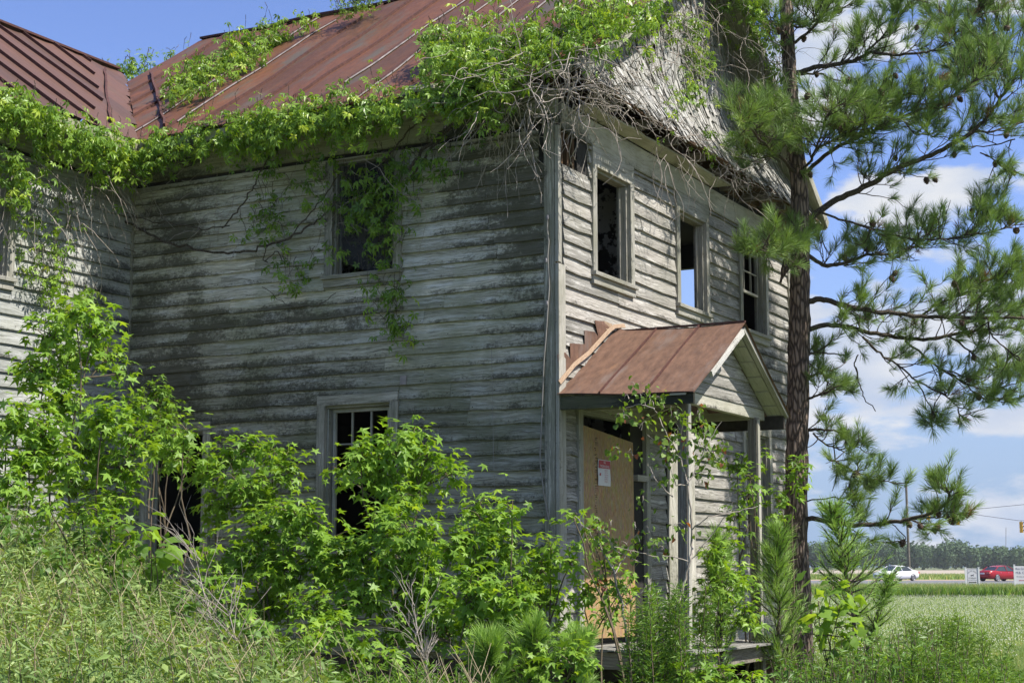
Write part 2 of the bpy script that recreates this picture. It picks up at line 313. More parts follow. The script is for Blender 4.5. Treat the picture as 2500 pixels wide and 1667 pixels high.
M['fennel']=leafm('feathery_leaves',[(0.0, (0.056, 0.121, 0.022)), (0.5, (0.114, 0.227, 0.034)), (1.0, (0.211, 0.34, 0.055))],.35)
M['dry']=simple('dry_straw',(.40,.32,.20),.8,0,.35,5)
M['farleaf']=leafm('distant_leaves',[(0.0, (0.027, 0.048, 0.025)), (0.5, (0.054, 0.102, 0.038)), (1.0, (0.102, 0.163, 0.054))],.15,.6,(1.1,1.15,.6))
M['cone']=simple('cone_scales',(.09,.055,.035),.8,0,.5,60,.5)
# ---------------------------------------------------------------- setting
def gz(x,y):
    """terrain: nearly flat, rising into a weedy bank in the left foreground and dipping at the porch"""
    x=np.asarray(x,float);y=np.asarray(y,float)
    b=pd(60,1300,11.);c=pd(-700,1300,10.)
    m=.6*np.exp(-(((x-b[0])/2.1)**2+((y-b[1])/2.6)**2))+.75*np.exp(-(((x-c[0])/2.6)**2+((y-c[1])/3.)**2))
    dd=(x-CAM[0])*lv[0]+(y-CAM[1])*lv[1]
    return m+np.where(dd>90,np.clip((dd-90)/30,0,1)*.18,0)
def ground():
    # one sheet: fine grid near, coarse far
    xs=np.concatenate([[-3500,-1500,-700,-350,-180,-90,-50,-30],np.arange(-22,24,.5),[30,50,90,180,350,700,1500,3500]])
    ys=np.concatenate([[-1500,-500,-200,-80,-40],np.arange(-22,24,.5),[28,34,42,52,64,78,92,106,120,135,150,200,300,500,800,1500,3500]])
    X,Y=np.meshgrid(xs,ys,indexing='ij');Z=gz(X,Y)+np.where((abs(X)<24)&(abs(Y)<24),rng.normal(size=X.shape)*.015,0)
    V=np.stack([X,Y,Z],-1).reshape(-1,3);ny=len(ys);i,j=np.meshgrid(np.arange(len(xs)-1),np.arange(ny-1),indexing='ij');a=(i*ny+j).ravel()
    mb=MB();mb.add(V,np.stack([a,a+ny,a+ny+1,a+1],-1))
    m,nt,b,o=mat('meadow_soil');p=N(nt,'ShaderNodeNewGeometry').outputs['Position']
    n=noise(nt,p,.9,6,.7);n2=noise(nt,p,9.,5,.7)
    c=ramp(nt,n2,[(.3,(.05,.065,.022)),(.55,(.10,.13,.045)),(.75,(.17,.19,.075))])
    c=mixc(nt,mrange(nt,n,.45,.65),c,(.14,.15,.06));nt.links.new(c,b.inputs['Base Color']);b.inputs['Roughness'].default_value=1;bump(nt,b,n2,.6,.05)
    tag(mb.build('ground',m,smooth=True),kind='structure')
ground()
def slab(name,u0,u1,d0,d1,z,m):
    """ground strip across the view: d = distance from the camera, u = sideways"""
    mb=MB();o=CAM*np.array([1,1,0]);P=[o+lv*d+rt*u+np.array([0,0,z]) for d,u in((d0,u0),(d0,u1),(d1,u1),(d1,u0))]
    us=np.linspace(0,1,31);V=[];
    for a in us:
        V.append(P[0]*(1-a)+P[1]*a);V.append(P[3]*(1-a)+P[2]*a)
    k=np.arange(30)*2;mb.add(V,np.stack([k,k+2,k+3,k+1],-1));return mb.build(name,m)
def fieldm():
    m,nt,b,o=mat('clover_field');p=N(nt,'ShaderNodeNewGeometry').outputs['Position']
    n=noise(nt,p,2.2,8,.75);n2=noise(nt,p,.25,3)
    c=ramp(nt,n,[(.3,(.16,.20,.075)),(.5,(.26,.29,.13)),(.58,(.34,.37,.19)),(.72,(.46,.47,.33))])
    c=mixc(nt,mth(nt,'MULTIPLY',mrange(nt,n2,.4,.6),.35),c,(.16,.22,.08))
    nt.links.new(c,b.inputs['Base Color']);b.inputs['Roughness'].default_value=1;return m
M['field']=fieldm()
tag(slab('clover_field',-8,60,24,80,.05,M['field']),kind='structure')
M['asphalt']=simple('asphalt',(.15,.15,.155),.85,0,.2,.6)
tag(slab('road',-160,160,116,162,.22,M['asphalt']),kind='structure')
tag(slab('road_edge_line',-160,160,119.,119.4,.226,M['white']),kind='structure')
M['clay']=simple('bare_clay_shoulder',(.40,.27,.17),1,0,.2,.5)
tag(slab('road_shoulder',-160,160,162,170,.216,M['clay']),kind='structure')
M['far1']=simple('far_verge',(.16,.22,.08),1,0,.25,.3)
tag(slab('far_verge',-200,200,170,235,.215,M['far1']),kind='structure')
tag(slab('crossroad',-200,200,235,300,.22,M['asphalt']),kind='structure')
M['pale']=simple('ploughed_earth',(.34,.29,.22),1,0,.12,.05)
tag(slab('far_field',-600,600,300,640,.225,M['pale']),kind='structure')
# ---------------------------------------------------------------- the farmhouse
LW=5.78; EX=.16; ZB=.66; ZF=6.15
house=empty('farmhouse',(0,0,0),'abandoned two-storey grey clapboard farmhouse with a rusty metal roof overgrown by creeper','house')
def siding(name,m,u0,u1,z0,z1,holes,P,outn,seed=0,wav=.006,ztop=None):
    """clapboards on a wall: P(u,z,out)->xyz; holes=[(ua,ub,za,zb)]"""
    mb=MB();z=z0;row=0
    while z<z1-.02:
        zt=min(z+EX,z1);zz0,zz1=z,min(z+EX+.012,z1+.012)
        iv=[(u0,u1)]
        for (a,b_,c,d) in holes:
            if c<zt-.015 and d>z+.015:
                nv=[]
                for (s,e) in iv:
                    if b_<=s or a>=e: nv.append((s,e))
                    else:
                        if a>s: nv.append((s,a))
                        if b_<e: nv.append((b_,e))
                iv=nv
        # random butt joints
        jt=[];x=u0+rng.uniform(.6,3.2)
        while x<u1-.5: jt.append(x);x+=rng.uniform(2.0,4.0)
        bounds=sorted(jt)
        segs=[]
        for (s,e) in iv:
            cuts=[s]+[q for q in bounds if s+.15<q<e-.15]+[e];segs+=[(a,b_,zz0,zz1) for a,b_ in zip(cuts[:-1],cuts[1:])]
        for (a,b_,c,d) in holes:
            if c<zt-.015 and d>z+.015:
                a_,bb=max(a,u0),min(b_,u1)
                if bb-a_>.1 and c>z+.02: segs.append((a_,bb,zz0,c))
                if bb-a_>.1 and d<zt-.02: segs.append((a_,bb,d,zz1))
        ZZ=(zz0,zz1)
        for (a,b_,zz0,zz1) in segs:
            if 1:
                n=max(3,int((b_-a)/.22)+2);u=np.linspace(a+.001,b_-.0015,n)
                wz=ns1(n,wav)+rng.normal()*.0015;wo=np.abs(ns1(n,.003))+.0
                sag=rng.normal()*.002
                r=rng.random();lo=zz0+wz;bo=.031+wo
                if rng.random()<.10: 
                    k=np.clip(1-(u-u[0])/.5,0,1) if rng.random()<.5 else np.clip(1-(u[-1]-u)/.5,0,1)
                    bo=bo+k*.012;lo=lo-k*.006
                up_=np.full(n,zz1)
                V=[];U=[]
                for i in range(n):
                    V+= [P(u[i],lo[i],-.0),P(u[i],lo[i],bo[i]),P(u[i],lo[i]+.4*(up_[i]-lo[i]),bo[i]*.6+.0016),P(u[i],up_[i],.004)]
                    U+= [(u[i],0),(u[i],0.02),(u[i],.42),(u[i],1.05)]
                k=np.arange(n-1)[:,None]*4+np.arange(3)[None];k=k.ravel()
                Fc=np.stack([k,k+4,k+5,k+1],-1)
                if outn<0: Fc=Fc[:,::-1]
                mb.add(V,Fc,r,U)
                mb.add(V[:4],[[0,1,2,3]],r,U[:4]);mb.add(V[-4:],[[3,2,1,0]],r,U[-4:])
                if zz1-zz0>.1:
                    for un in [a+.035,b_-.035]+list(np.arange(a+.45+rng.random()*.1,b_-.3,.61)):
                        if rng.random()<.25: continue
                        zn=zz0+.035+rng.normal()*.004;s_=.0052;q4=[P(un-s_,zn-s_,.036),P(un+s_,zn-s_,.036),P(un+s_,zn+s_,.034),P(un-s_,zn+s_,.034)]
                        mb.add(q4 if outn>0 else q4[::-1],[[0,1,2,3]],-1.)
        z+=EX;row+=1
    return mb.build(name,m,house)
PA=lambda u,z,o:(u,-o,z)
PB_=lambda u,z,o:(o,u,z)
PC=lambda u,z,o:(-LW+o,u,z)
# openings (inner opening; outer casing adds TR)
TR=.105
WA=dict(up=(-2.80,-1.99,4.82,6.13),low=(-2.86,-2.01,1.76,3.36),low2=(-5.38,-4.57,1.70,3.15))
WB=dict(b1=(.90,1.79,4.76,5.93),b2=(3.27,4.14,4.76,5.93),b3=(5.46,6.38,4.76,5.93),low=(5.46,6.38,1.9,3.36))
WC=dict(up=(-2.95,-2.02,4.74,6.05),low=(-3.1,-2.25,1.7,3.36))
def outer(w,t=TR,zt=None,hd=.12,sl_=.10): return (w[0]-t,w[1]+t,w[2]-sl_,w[3]+(hd if zt is None else zt))
hA=[outer(WA['up'],hd=.02),outer(WA['low'],hd=.11),outer(WA['low2'],hd=.11),(-.20,-.1,5.82,6.2)]
hB=[outer(WB['b1'],hd=.22),outer(WB['b2'],hd=.22),outer(WB['b3'],hd=.22),outer(WB['low'],hd=.13),(.40,2.26,.6,3.38),(-.01,.74,5.80,6.2),(2.78,3.62,.6,3.32)]
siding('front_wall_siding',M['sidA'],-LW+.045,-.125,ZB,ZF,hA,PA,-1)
siding('gable_end_siding',M['sidB'],.125,7.38,ZB,ZF,[q if q[0]!=-.01 else (-.01,.74,5.80,6.2) for q in hB],PB_,1,wav=.006)
siding('wing_siding',M['sidC'],-5.4,-.02,ZB,ZF,[outer(WC['up'],hd=.02),outer(WC['low'],hd=.11)],PC,1)
# sheathing behind, interior partitions, floors (one dark shell)
sh=MB()
def wallpanels(mb,u0,u1,z0,z1,holes,fn,t=.11):
    us=sorted({u0,u1,*[q for h in holes for q in h[:2] if u0<q<u1]});zs=sorted({z0,z1,*[q for h in holes for q in h[2:] if z0<q<z1]})
    for a,b_ in zip(us[:-1],us[1:]):
        for c,d in zip(zs[:-1],zs[1:]):
            if any(h[0]-1e-6<=a and b_<=h[1]+1e-6 and h[2]-1e-6<=c and d<=h[3]+1e-6 for h in holes): continue
            mb.box(fn(a,c,-.004),fn(b_,d,-.004-t))
wallpanels(sh,-LW,-.12,ZB,6.5,[WA['up'],WA['low'],WA['low2']],PA)
wallpanels(sh,.0,7.4,ZB,6.5,[WB['b1'],WB['b2'],WB['b3'],WB['low'],(.52,1.82,.88,3.22),(.12,.5,5.8,6.15)],PB_)
wallpanels(sh,-5.4,-.12,ZB,6.5,[WC['up'],WC['low']],PC)
back=[(-2.05,-1.2,4.8,6.01)]
wallpanels(sh,-10.9,0,ZB,6.5,back,lambda u,z,o:(u,7.4+o,z))
sh.box((-10.9,-5.4,ZB),(-10.8,7.4,6.5));sh.box((-10.8,-5.4,ZB),(-5.9,-5.3,6.5))
sh.box((-10.8,.12,3.62),(-.13,7.28,3.74))      # first floor
sh.box((-10.8,-5.3,3.62),(-5.92,.1,3.74))
sh.box((-10.8,.12,6.36),(-.13,7.28,6.42));sh.box((-10.8,-5.3,6.36),(-5.92,.1,6.42))
sh.box((-10.8,.12,.70),(-.13,7.28,.80));sh.box((-10.8,-5.3,.70),(-5.92,.1,.80))
sh.box((-5.75,.15,.8),(-5.65,7.2,3.6));sh.box((-5.2,.2,3.75),(-5.1,7.2,6.3))
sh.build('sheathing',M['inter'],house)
pl=MB();pl.box((-5.1,2.45,3.75),(-.3,2.52,6.35));pl.box((-5.0,4.6,.85),(-.3,4.7,3.6));pl.build('plaster_partition',M['plaster'],house)
# corner boards
cbm=MB()
cbm.box((-.125,-.044,ZB-.02),(-.002,-.006,6.20),.35);cbm.build('corner_board',M['trimA'],house)
for (lo_,hi_,r_) in (((.004,-.044,4.72),(.044,.012,6.17),.6),((.004,-.043,ZB-.02),(.044,.115,4.70),.7),((.004,.06,4.72),(.02,.085,5.75),.1),((-.001,7.38,ZB),(.044,7.5,6.16),.4)):
    cbm=MB();cbm.box(lo_,hi_,r_);cbm.build('corner_board',M['trim'],house)
cbm=MB();cbm.box((-LW+.004,-.045,ZB),(-LW+.04,-.003,6.2),.8);cbm.build('corner_board',M['trimA'],house)
st=MB()
for y0 in(.13,.27,.40,.53): st.box((-.10,y0,4.75),(-.012,y0+.05,6.2))
st.build('exposed_stud',M['brownwood'],house)
# sill beam + piers
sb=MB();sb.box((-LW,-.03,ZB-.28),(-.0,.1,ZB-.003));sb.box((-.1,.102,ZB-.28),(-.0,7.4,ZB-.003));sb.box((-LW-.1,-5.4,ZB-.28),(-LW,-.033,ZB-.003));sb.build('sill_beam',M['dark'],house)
M['brick']=simple('pier_brick',(.2,.11,.08),.9,0,.3,12)
for (x,y) in((-.25,.12),(-2.9,.12),(-5.5,.12),(-.25,3.5),(-.25,7.1),(-5.95,-2.6),(-5.95,-5.2)):
    pb=MB();pb.box((x-.2,y-.12+.05,-.1),(x+.2,y+.28,ZB-.285));pb.build('brick_pier',M['brick'],house)
mb=MB();mb.box((-10.9,7.3,-.1),(-.05,7.38,ZB-.285));mb.box((-10.9,-5.3,-.1),(-10.82,7.28,ZB-.285));mb.box((-10.8,3.4,-.1),(-.6,3.45,ZB-.285));mb.build('crawlspace_dark_panels',M['dark'],house)  # unseen dark panels added under the floor so the crawlspace reads dark
# friezes
f=MB()
def strip(mb,P,u0,u1,z0,z1,o0,o1,n=8,amp=.006,r=.5):
    us=np.linspace(u0,u1,n+1);dz=ns1(n+1,amp)
    for a,b_,c,d in zip(us[:-1],us[1:],dz[:-1],dz[1:]):
        V=[]
        pts=[(a,c),(b_,d)]
        for (u,q) in pts:
            for o in(o0,o1):
                for z in(z0,z1): V.append(P(u,z+q,o))
        mb.hexa(V,r)
    return mb
def plank(mb,P,u0,u1,z0,z1,o0,o1,r=.5,n=10,amp=.005):
    """long plank with a slightly wavy lower edge, continuous grain"""
    us=np.linspace(u0,u1,n+1);dz=ns1(n+1,amp);V=[];U=[]
    for u,q in zip(us,dz):
        V+=[P(u,z0+q,o0),P(u,z0+q,o1),P(u,z1+q*.5,o1),P(u,z1+q*.5,o0)];U+=[(u,-.02),(u,0),(u,1),(u,1.03)]
    k=(np.arange(n)[:,None]*4+np.arange(3)[None]).ravel()
    mb.add(V,np.stack([k,k+4,k+5,k+1],-1),r,U);mb.add(V[:4],[[0,1,2,3]],r,U[:4]);mb.add(V[-4:],[[3,2,1,0]],r,U[-4:])
f=MB();plank(f,PB_,.05,4.3,6.15,6.43,.004,.042,.55);plank(f,PB_,4.303,7.5,6.15,6.43,.004,.040,.8);f.build('frieze_board',M['frz'],house)
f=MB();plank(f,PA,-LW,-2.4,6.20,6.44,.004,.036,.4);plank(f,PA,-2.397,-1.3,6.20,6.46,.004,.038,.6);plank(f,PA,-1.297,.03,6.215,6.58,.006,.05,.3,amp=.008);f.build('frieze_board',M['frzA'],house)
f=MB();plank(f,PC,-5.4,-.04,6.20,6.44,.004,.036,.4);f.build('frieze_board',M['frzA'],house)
# box cornice on the front: soffit, mouldings
f=MB()
f.box((-LW,-.40,6.455),(-1.3,-.04,6.475),.4);f.box((-LW,-.43,6.46),(-.9,-.402,6.60),.5)
f.beam((-LW,-.06,6.425),(-1.2,-.06,6.425),.05,.05,r=.7)
f.beam((-1.6,-.40,6.70),(-.35,-.44,6.585),.16,.03,up=(0,-.7,1),r=.3)      # loose drooping fascia board
f.build('front_cornice',M['frzA'],house)
f=MB();f.box((-LW+.04,-5.4,6.455),(-LW+.40,-.41,6.475),.4);f.box((-LW+.402,-5.4,6.46),(-LW+.43,-.44,6.60),.5);f.build('wing_cornice',M['frzA'],house)
# fallen soffit plank on the gable end + rafter lookouts behind
f=MB();V=[]
P0=[(.045,.33,6.44),(.045,4.37,6.445),(.235,4.55,6.49),(.22,.38,6.475)]
n=14
top=[];
for i in range(n+1):
    a=i/n;p=np.array(P0[0])*(1-a)+np.array(P0[1])*a;q=np.array(P0[3])*(1-a)+np.array(P0[2])*a;q=q+np.array([rng.normal()*.008,0,rng.normal()*.004]);top.append((p,q))
V=[];U=[]
for (p,q) in top: V+=[p,q,q+[0,0,.02],p+[0,0,.02]];U+=[(p[1],0),(p[1],1),(p[1],1.02),(p[1],1.04)]
k=(np.arange(n)[:,None]*4+np.arange(3)[None]).ravel()
f.add(V,np.stack([k,k+4,k+5,k+1],-1)[:,::-1],.6,U);f.add(V[:4],[[0,1,2,3]],.6,U[:4]);f.add(V[-4:],[[0,1,2,3]],.6,U[-4:])
f.build('soffit_plank',M['frz'],house)
for y0 in(.75,1.55,2.35,3.2,4.0,4.75,5.5,6.2,6.9):
    lk=MB();lk.box((.0,y0,6.47+.02),(.40,y0+.045,6.47+.13));lk.build('lookout_beam',M['post'],house)
f=MB()
for a in np.arange(-.2,7.6,.6): f.beam((.03,a,6.60+rng.normal()*.008),(.03,a+.6,6.60+rng.normal()*.008),.05,.05)
for q in range(34):
    y0=rng.uniform(-.1,7.2);l=rng.uniform(.3,.9);f.beam((.43+rng.normal()*.02,y0,6.585+rng.normal()*.02),(.43+rng.normal()*.02,y0+l,6.585+rng.normal()*.02),.03,.014)
f.build('rotten_eave_edge',M['brownwood'],house)
# dark attic floor seen through the hole
f=MB();f.box((-10.8,.02,6.5),(-.02,7.38,6.53));f.build('attic_floor',M['dark'],house)
# ---- gable of shingles, flared at its foot
PIT=.70;ZE=6.62;RY=3.65;RZ=ZE+(RY+.45)*PIT
def flare(z):
    t=np.clip((z-6.6)/1.1,0,1);return .05+.40*(1-t)**1.7
def gable():
    mb=MB();z=6.58;row=0
    while z<RZ-.1:
        hw=(RZ-z)/PIT-.12;y=RY-hw+rng.uniform(-.05,0)
        while y<RY+hw:
            w=rng.uniform(.04,.09);ln=.19+rng.normal()*.035;y1=min(y+w,RY+hw)
            if y>RY-hw-.02 and y1-y>.02 and rng.random()>.025:
                zz=z+rng.normal()*.022;zt=zz+ln+.04;cur=.014+abs(rng.normal())*.014;tl=rng.normal()*.016
                lean=rng.normal()*.006
                x0=flare(zz)+cur;x1=flare(zt)+.004;V=[];U=[]
                g=.004
                V=[(x0,y+g,zz+tl*.5),(x0+rng.normal()*.006,y1-g,zz-tl*.5),(x1,y1-g+lean,zt),(x1,y+g+lean,zt),(x0-.014,y+g,zz+tl*.5),(x0-.014,y1-g,zz-tl*.5)]
                r=rng.random();U=[(0,.1),(0,.9),(ln,.9),(ln,.1),(0,.1),(0,.9)]
                U=[(a+r*7,b_*.35+r) for a,b_ in U]
                mb.add(V,[[0,1,2,3],[4,5,1,0]],r,U);mb.add([V[0],V[3],V[4]],[[0,1,2]],r);mb.add([V[1],V[5],V[2]],[[0,1,2]],r)
            y=y1
        z+=.135;row+=1
    return mb
gm=gable();gm.build('gable_shingles',M['shin'],house)
mb=MB();zs=np.linspace(6.62,RZ-.03,14)
V=[];
for z in zs:
    hw=(RZ-z)/PIT-.1;V+=[(flare(z)-.006,RY-hw,z),(flare(z)-.006,RY+hw,z)]
k=np.arange(13)*2;mb.add(V,np.stack([k,k+1,k+3,k+2],-1));mb.build('gable_sheathing',M['dark'],house)
# pent rafters ends under gable edge
for y0 in np.arange(.1,7.4,.42):
    f=MB();f.beam((.43,y0,6.60),(.05,y0,6.95),.05,.08);f.build('pent_rafter',M['brownwood'],house)
# ---- main roof
def roofplane(name,m,x0,x1,yE,yR,zE,zR,n=60,clip=None,hole=None,axis='x'):
    """standing seam sheet; clip(x,t)->keep"""
    mb=MB();pan=.56;xs=np.arange(x0,x1+1e-6,pan/4)
    xs=np.append(xs,x1) if x1-xs[-1]>1e-3 else xs
    ts=np.linspace(0,1,26);Ls=math.hypot(yR-yE,zR-zE)
    X,T=np.meshgrid(xs,ts,indexing='ij')
    Zn=.022*np.sin(X*2.7+T*3)*np.sin(T*9+X)+.010*np.sin(X*(2*math.pi/pan))
    Y=yE+(yR-yE)*T;Z=zE+(zR-zE)*T+Zn
    nt_=len(ts);V=np.stack([X,Y,Z],-1);return mb,xs,ts,V,Ls
mb,xs,ts,V,Ls=roofplane('r',None,-9.6,.50,-.46,RY,ZE,RZ)
nt_=len(ts);F_=[];R_=[]
prand={};X=V[...,0];T=np.broadcast_to(ts[None],X.shape)
def keepmain(x,t):
    y=-.46+(RY+.46)*t
    if x<-7.86: return False
    v=-5.33-x          # valley: roof exists where y > -.46+v
    if y<-.46+v-.22: return False
    # rotted corner
    if x>.1 and t<.02+.12*(x-.1)/.4: return False
    if x>-.95 and t<.035+.03*math.sin(x*9): return False
    return True
VV=[];UU=[];RR=[];cnt=0
for i in range(len(xs)-1):
    for j in range(nt_-1):
        xc=(xs[i]+xs[i+1])/2;tc_=(ts[j]+ts[j+1])/2
        if not keepmain(xc,tc_): continue
        p=int((xs[i]+9.6+1e-6)/.56);
        if p not in prand: prand[p]=rng.random()
        for a,b_ in((i,j),(i+1,j),(i+1,j+1),(i,j+1)): q_=V[a,b_].copy();yv=-.46+(-5.33-q_[0]);q_[2]+=max(0,yv-q_[1])*PIT;q_[1]=max(q_[1],yv);VV.append(q_);UU.append((xs[a],ts[b_]*Ls));RR.append(prand[p])
VV=np.array(VV);nq=len(VV)//4;mb.add(VV,np.arange(nq*4).reshape(-1,4),np.array(RR),UU)
V2=VV-[0,0,.015];mb.add(V2,np.arange(nq*4).reshape(-1,4)[:,::-1],np.array(RR),UU)
mainroof=mb.build('main_roof',M['roof'],house)
def rz_main(x,t): return .022*math.sin(x*2.7+t*3)*math.sin(t*9+x)+.010*math.sin(x*(2*math.pi/.56))
sd=MB();gv=MB()
for x in np.arange(-9.6+.56,.5,.56):
    tt=np.linspace(0,1,30);tt=[t for t in tt if keepmain(x,t+.01)]
    if len(tt)<3: continue
    Pn=np.array([(x+.006*math.sin(t*31+x*5),-.46+(RY+.46)*t,ZE+(RZ-ZE)*t+rz_main(x,t)+.016) for t in tt])
    for a,b_ in zip(Pn[:-1],Pn[1:]): sd.beam(a,b_,.020,.04,up=(0,-.57,.82),r=.4)
    # peeled bright edges beside some seams
    if -6.3<x<.3 and rng.random()<.75:
        a0=rng.integers(0,max(1,len(Pn)//2-2));a1=len(Pn)-rng.integers(1,6)
        for a,b_ in zip(Pn[a0:a1],Pn[a0+1:a1+1]): gv.beam(a+[.018,0,.008],b_+[.018,0,.008],.010+.014*rng.random(),.010,up=(0,-.57,.82),r=.5)
sd.build('roof_seams',M['rib'],mainroof);gv.build('peeled_seam_edges',M['galv'],mainroof)
# rear slope + ridge cap + rakes
mb=MB();mb.add([(-7.86,RY,RZ),(.5,RY,RZ),(.5,7.85,ZE-.03),(-7.86,7.85,ZE-.03)],[[0,1,2,3]],.5,[(0,0),(8,0),(8,5),(0,5)])
mb.add([(-7.86,RY,RZ-.03),(.5,RY,RZ-.03),(.5,7.85,ZE-.06),(-7.86,7.85,ZE-.06)],[[3,2,1,0]],.5)
mb.build('rear_roof',M['roof'],house)
mb=MB()
xr=np.linspace(-7.86,.5,24)
for a,b_ in zip(xr[:-1],xr[1:]): mb.beam((a,RY,RZ+.02+.012*math.sin(a*3)),(b_,RY,RZ+.02+.012*math.sin(b_*3)),.10,.03)
mb.build('ridge_cap',M['rib'],mainroof)
# rake soffit boards, rear (right-hand) and front (left-hand) slopes
for sgn,nm in((1,'rake_soffit'),(-1,'rake_soffit')):
    mb=MB()
    ye=7.85 if sgn>0 else -.35
    for q,(a,b_) in enumerate(((.02,.17),(.175,.33),(.335,.49))):
        if sgn<0 and q==2: continue
        p=np.array([(a+b_)/2,RY+sgn*.06,RZ-.06]);e=np.array([(a+b_)/2,ye,ZE-.02-(.09 if sgn>0 else 0)])
        mb.beam(p,e,b_-a,.022,up=(0,sgn*.57,.82),r=.3+.2*q)
    mb.build(nm,M['rake'],house)
    mb=MB();mb.beam((.505,RY,RZ-.05),(.505,ye,ZE-.05),.025,.13,up=(0,sgn*.57,.82),r=.5);mb.build('rake_board',M['trim'],house)
# left-hand gable closing wall under the rake
mb=MB();mb.add([(-7.84,-.3,6.5),(-7.84,7.5,6.5),(-7.84,RY,RZ-.05)],[[0,1,2]]);mb.build('west_gable',M['inter'],house)
# ---- wing roof (ridge towards the camera), falls towards +x
wr=MB();xe=-5.33;xr_=-8.40;zr=ZE+(xe-xr_)*PIT
pan=.56;ys=np.arange(-5.6,2.7,pan/4);sn=np.linspace(0,1,18)
def wz(y,s): return .015*math.sin(y*3+s*4)+.008*math.sin(y*2*math.pi/pan)
pr2={};VV=[];UU=[];RR=[]
for j in range(len(ys)-1):
    for i in range(len(sn)-1):
        yc=(ys[j]+ys[j+1])/2;xc=xe+(xr_-xe)*(sn[i]+sn[i+1])/2
        if yc>-.46+(xe-xc)+.06: continue
        p=int((ys[j]+5.6+1e-6)/pan);pr2.setdefault(p,rng.random())
        for a,b_ in((j,i),(j+1,i),(j+1,i+1),(j,i+1)):
            x=xe+(xr_-xe)*sn[b_];y=min(ys[a],-.46+(xe-x)+.04);VV.append((x,y,ZE+(xe-x)*PIT+wz(y,sn[b_])));UU.append((y,sn[b_]*3.7));RR.append(pr2[p])
nq=len(VV)//4;wr.add(VV,np.arange(nq*4).reshape(-1,4),np.array(RR),UU)
wingroof=wr.build('wing_roof',M['wingroof'],house)
sd=MB()
for y in np.arange(-5.6+pan,2.3,pan):
    Pn=[]
    for s in np.linspace(0,1,16):
        x=xe+(xr_-xe)*s
        if y<-.46+(xe-x)-.55: Pn.append((x,y,ZE+(xe-x)*PIT+wz(y,s)+.02))
    for a,b_ in zip(Pn[:-1],Pn[1:]): sd.beam(a,b_,.02,.045,up=(.57,0,.82),r=.4)
yy=np.linspace(-5.6,2.45,20)
for a,b_ in zip(yy[:-1],yy[1:]): sd.beam((xr_,a,zr+.02),(xr_,b_,zr+.02),.12,.03)
# seams either side of the valley
for dx,dy in((-.0,-.50),(.50,0.)):
    Pn=[(xe-v+dx*.9,-.46+v+dy*.9,ZE+v*PIT+(.02)+(0 if dx==0 else 0)) for v in np.linspace(.3,2.75,14)]
    Pn=[(p[0]+rng.normal()*.012,p[1],max(ZE+(xe-p[0])*PIT,ZE+(p[1]+.46)*PIT)+.02) for p in Pn]
    for a,b_ in zip(Pn[:-1],Pn[1:]): sd.beam(a,b_,.028,.045,r=.3)
sd.build('roof_seams',M['rib'],wingroof)
mb=MB();mb.add([(xr_,-5.6,zr),(xr_,2.6,zr),(-11.4,2.6,ZE),(-11.4,-5.6,ZE)],[[0,1,2,3]],.5);mb.build('wing_rear_roof',M['wingroof'],house)
mb=MB();mb.add([(-5.8,-5.38,6.4),(-10.9,-5.38,6.4),(xr_,-5.38,zr-.1)],[[0,1,2]]);mb.build('wing_gable',M['sidC'],house)
# ---- windows
def window(name,w,P,trimm,sill=True,sash=None,head=.11,depth=.12,wide=TR,screen=False,headext=0.,sidez=0.):
    a,b_,c,d=w;mb=MB()
    mb.box(P(a-wide,c-.0,-.002),P(a-.0,d,.046),rng.random())
    mb.box(P(b_,c,-.002),P(b_+wide,d,.046),rng.random())
    mb.box(P(a-wide-headext,d,-.002),P(b_+wide+headext,d+head,.048),rng.random())
    # reveal
    mb.box(P(a,c,-depth),P(a+.03,d-.035,-.001),.4);mb.box(P(b_-.03,c,-depth),P(b_,d-.035,-.001),.4);mb.box(P(a,d-.03,-depth),P(b_,d,-.001),.3)
    mb.box(P(a+.03,c,-.09),P(a+.05,d-.035,-.07),.8);mb.box(P(b_-.05,c,-.09),P(b_-.03,d-.035,-.07),.8)
    o=mb.build('window_frame',trimm,house)
    if sill:
        s=MB();s.box(P(a-wide-.02,c-.045,-.1),P(b_+wide+.02,c-.002,.085),.4);s.box(P(a-wide,c-.135,.002),P(b_+wide,c-.047,.052),.6);s.build('sill',trimm,o)
    if sash:
        zt,nc,nr,low=sash;s=MB();zm=zt
        x0,x1=a+.05,b_-.05
        s.box(P(x0,zm-.03,-.085),P(x1,zm+.005,-.05),.5);s.box(P(x0,d-.075,-.085),P(x1,d-.035,-.05),.5)
        s.box(P(x0,zm+.006,-.084),P(x0+.035,d-.076,-.051),.5);s.box(P(x1-.035,zm+.006,-.084),P(x1,d-.076,-.051),.5)
        for i in range(1,nc): 
            xx=x0+(x1-x0)*i/nc;s.box(P(xx-.009,zm+.006,-.08),P(xx+.009,d-.076,-.055),.7)
        for i in range(1,nr):
            zz=zm+(d-.05-zm)*i/nr;s.box(P(x0+.036,zz-.008,-.079),P(x1-.036,zz+.008,-.056),.7)
        if low: s.box(P(x0,c+.0,-.085),P(x1,c+.05,-.05),.5);s.box(P(x0,c+.051,-.084),P(x0+.04,zm-.031,-.051),.5);s.box(P(x1-.04,c+.051,-.084),P(x1,zm-.031,-.051),.5)
        s.build('sash',trimm,o)
    return o
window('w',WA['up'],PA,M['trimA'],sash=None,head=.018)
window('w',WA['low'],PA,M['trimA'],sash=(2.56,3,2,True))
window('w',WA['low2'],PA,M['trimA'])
window('w',WB['b1'],PB_,M['trim'],head=.22);window('w',WB['b2'],PB_,M['trim'],head=.22)
window('w',WB['b3'],PB_,M['trim'],head=.22,sash=(5.33,3,2,False));window('w',WB['low'],PB_,M['trim'],sash=(2.63,3,2,True))
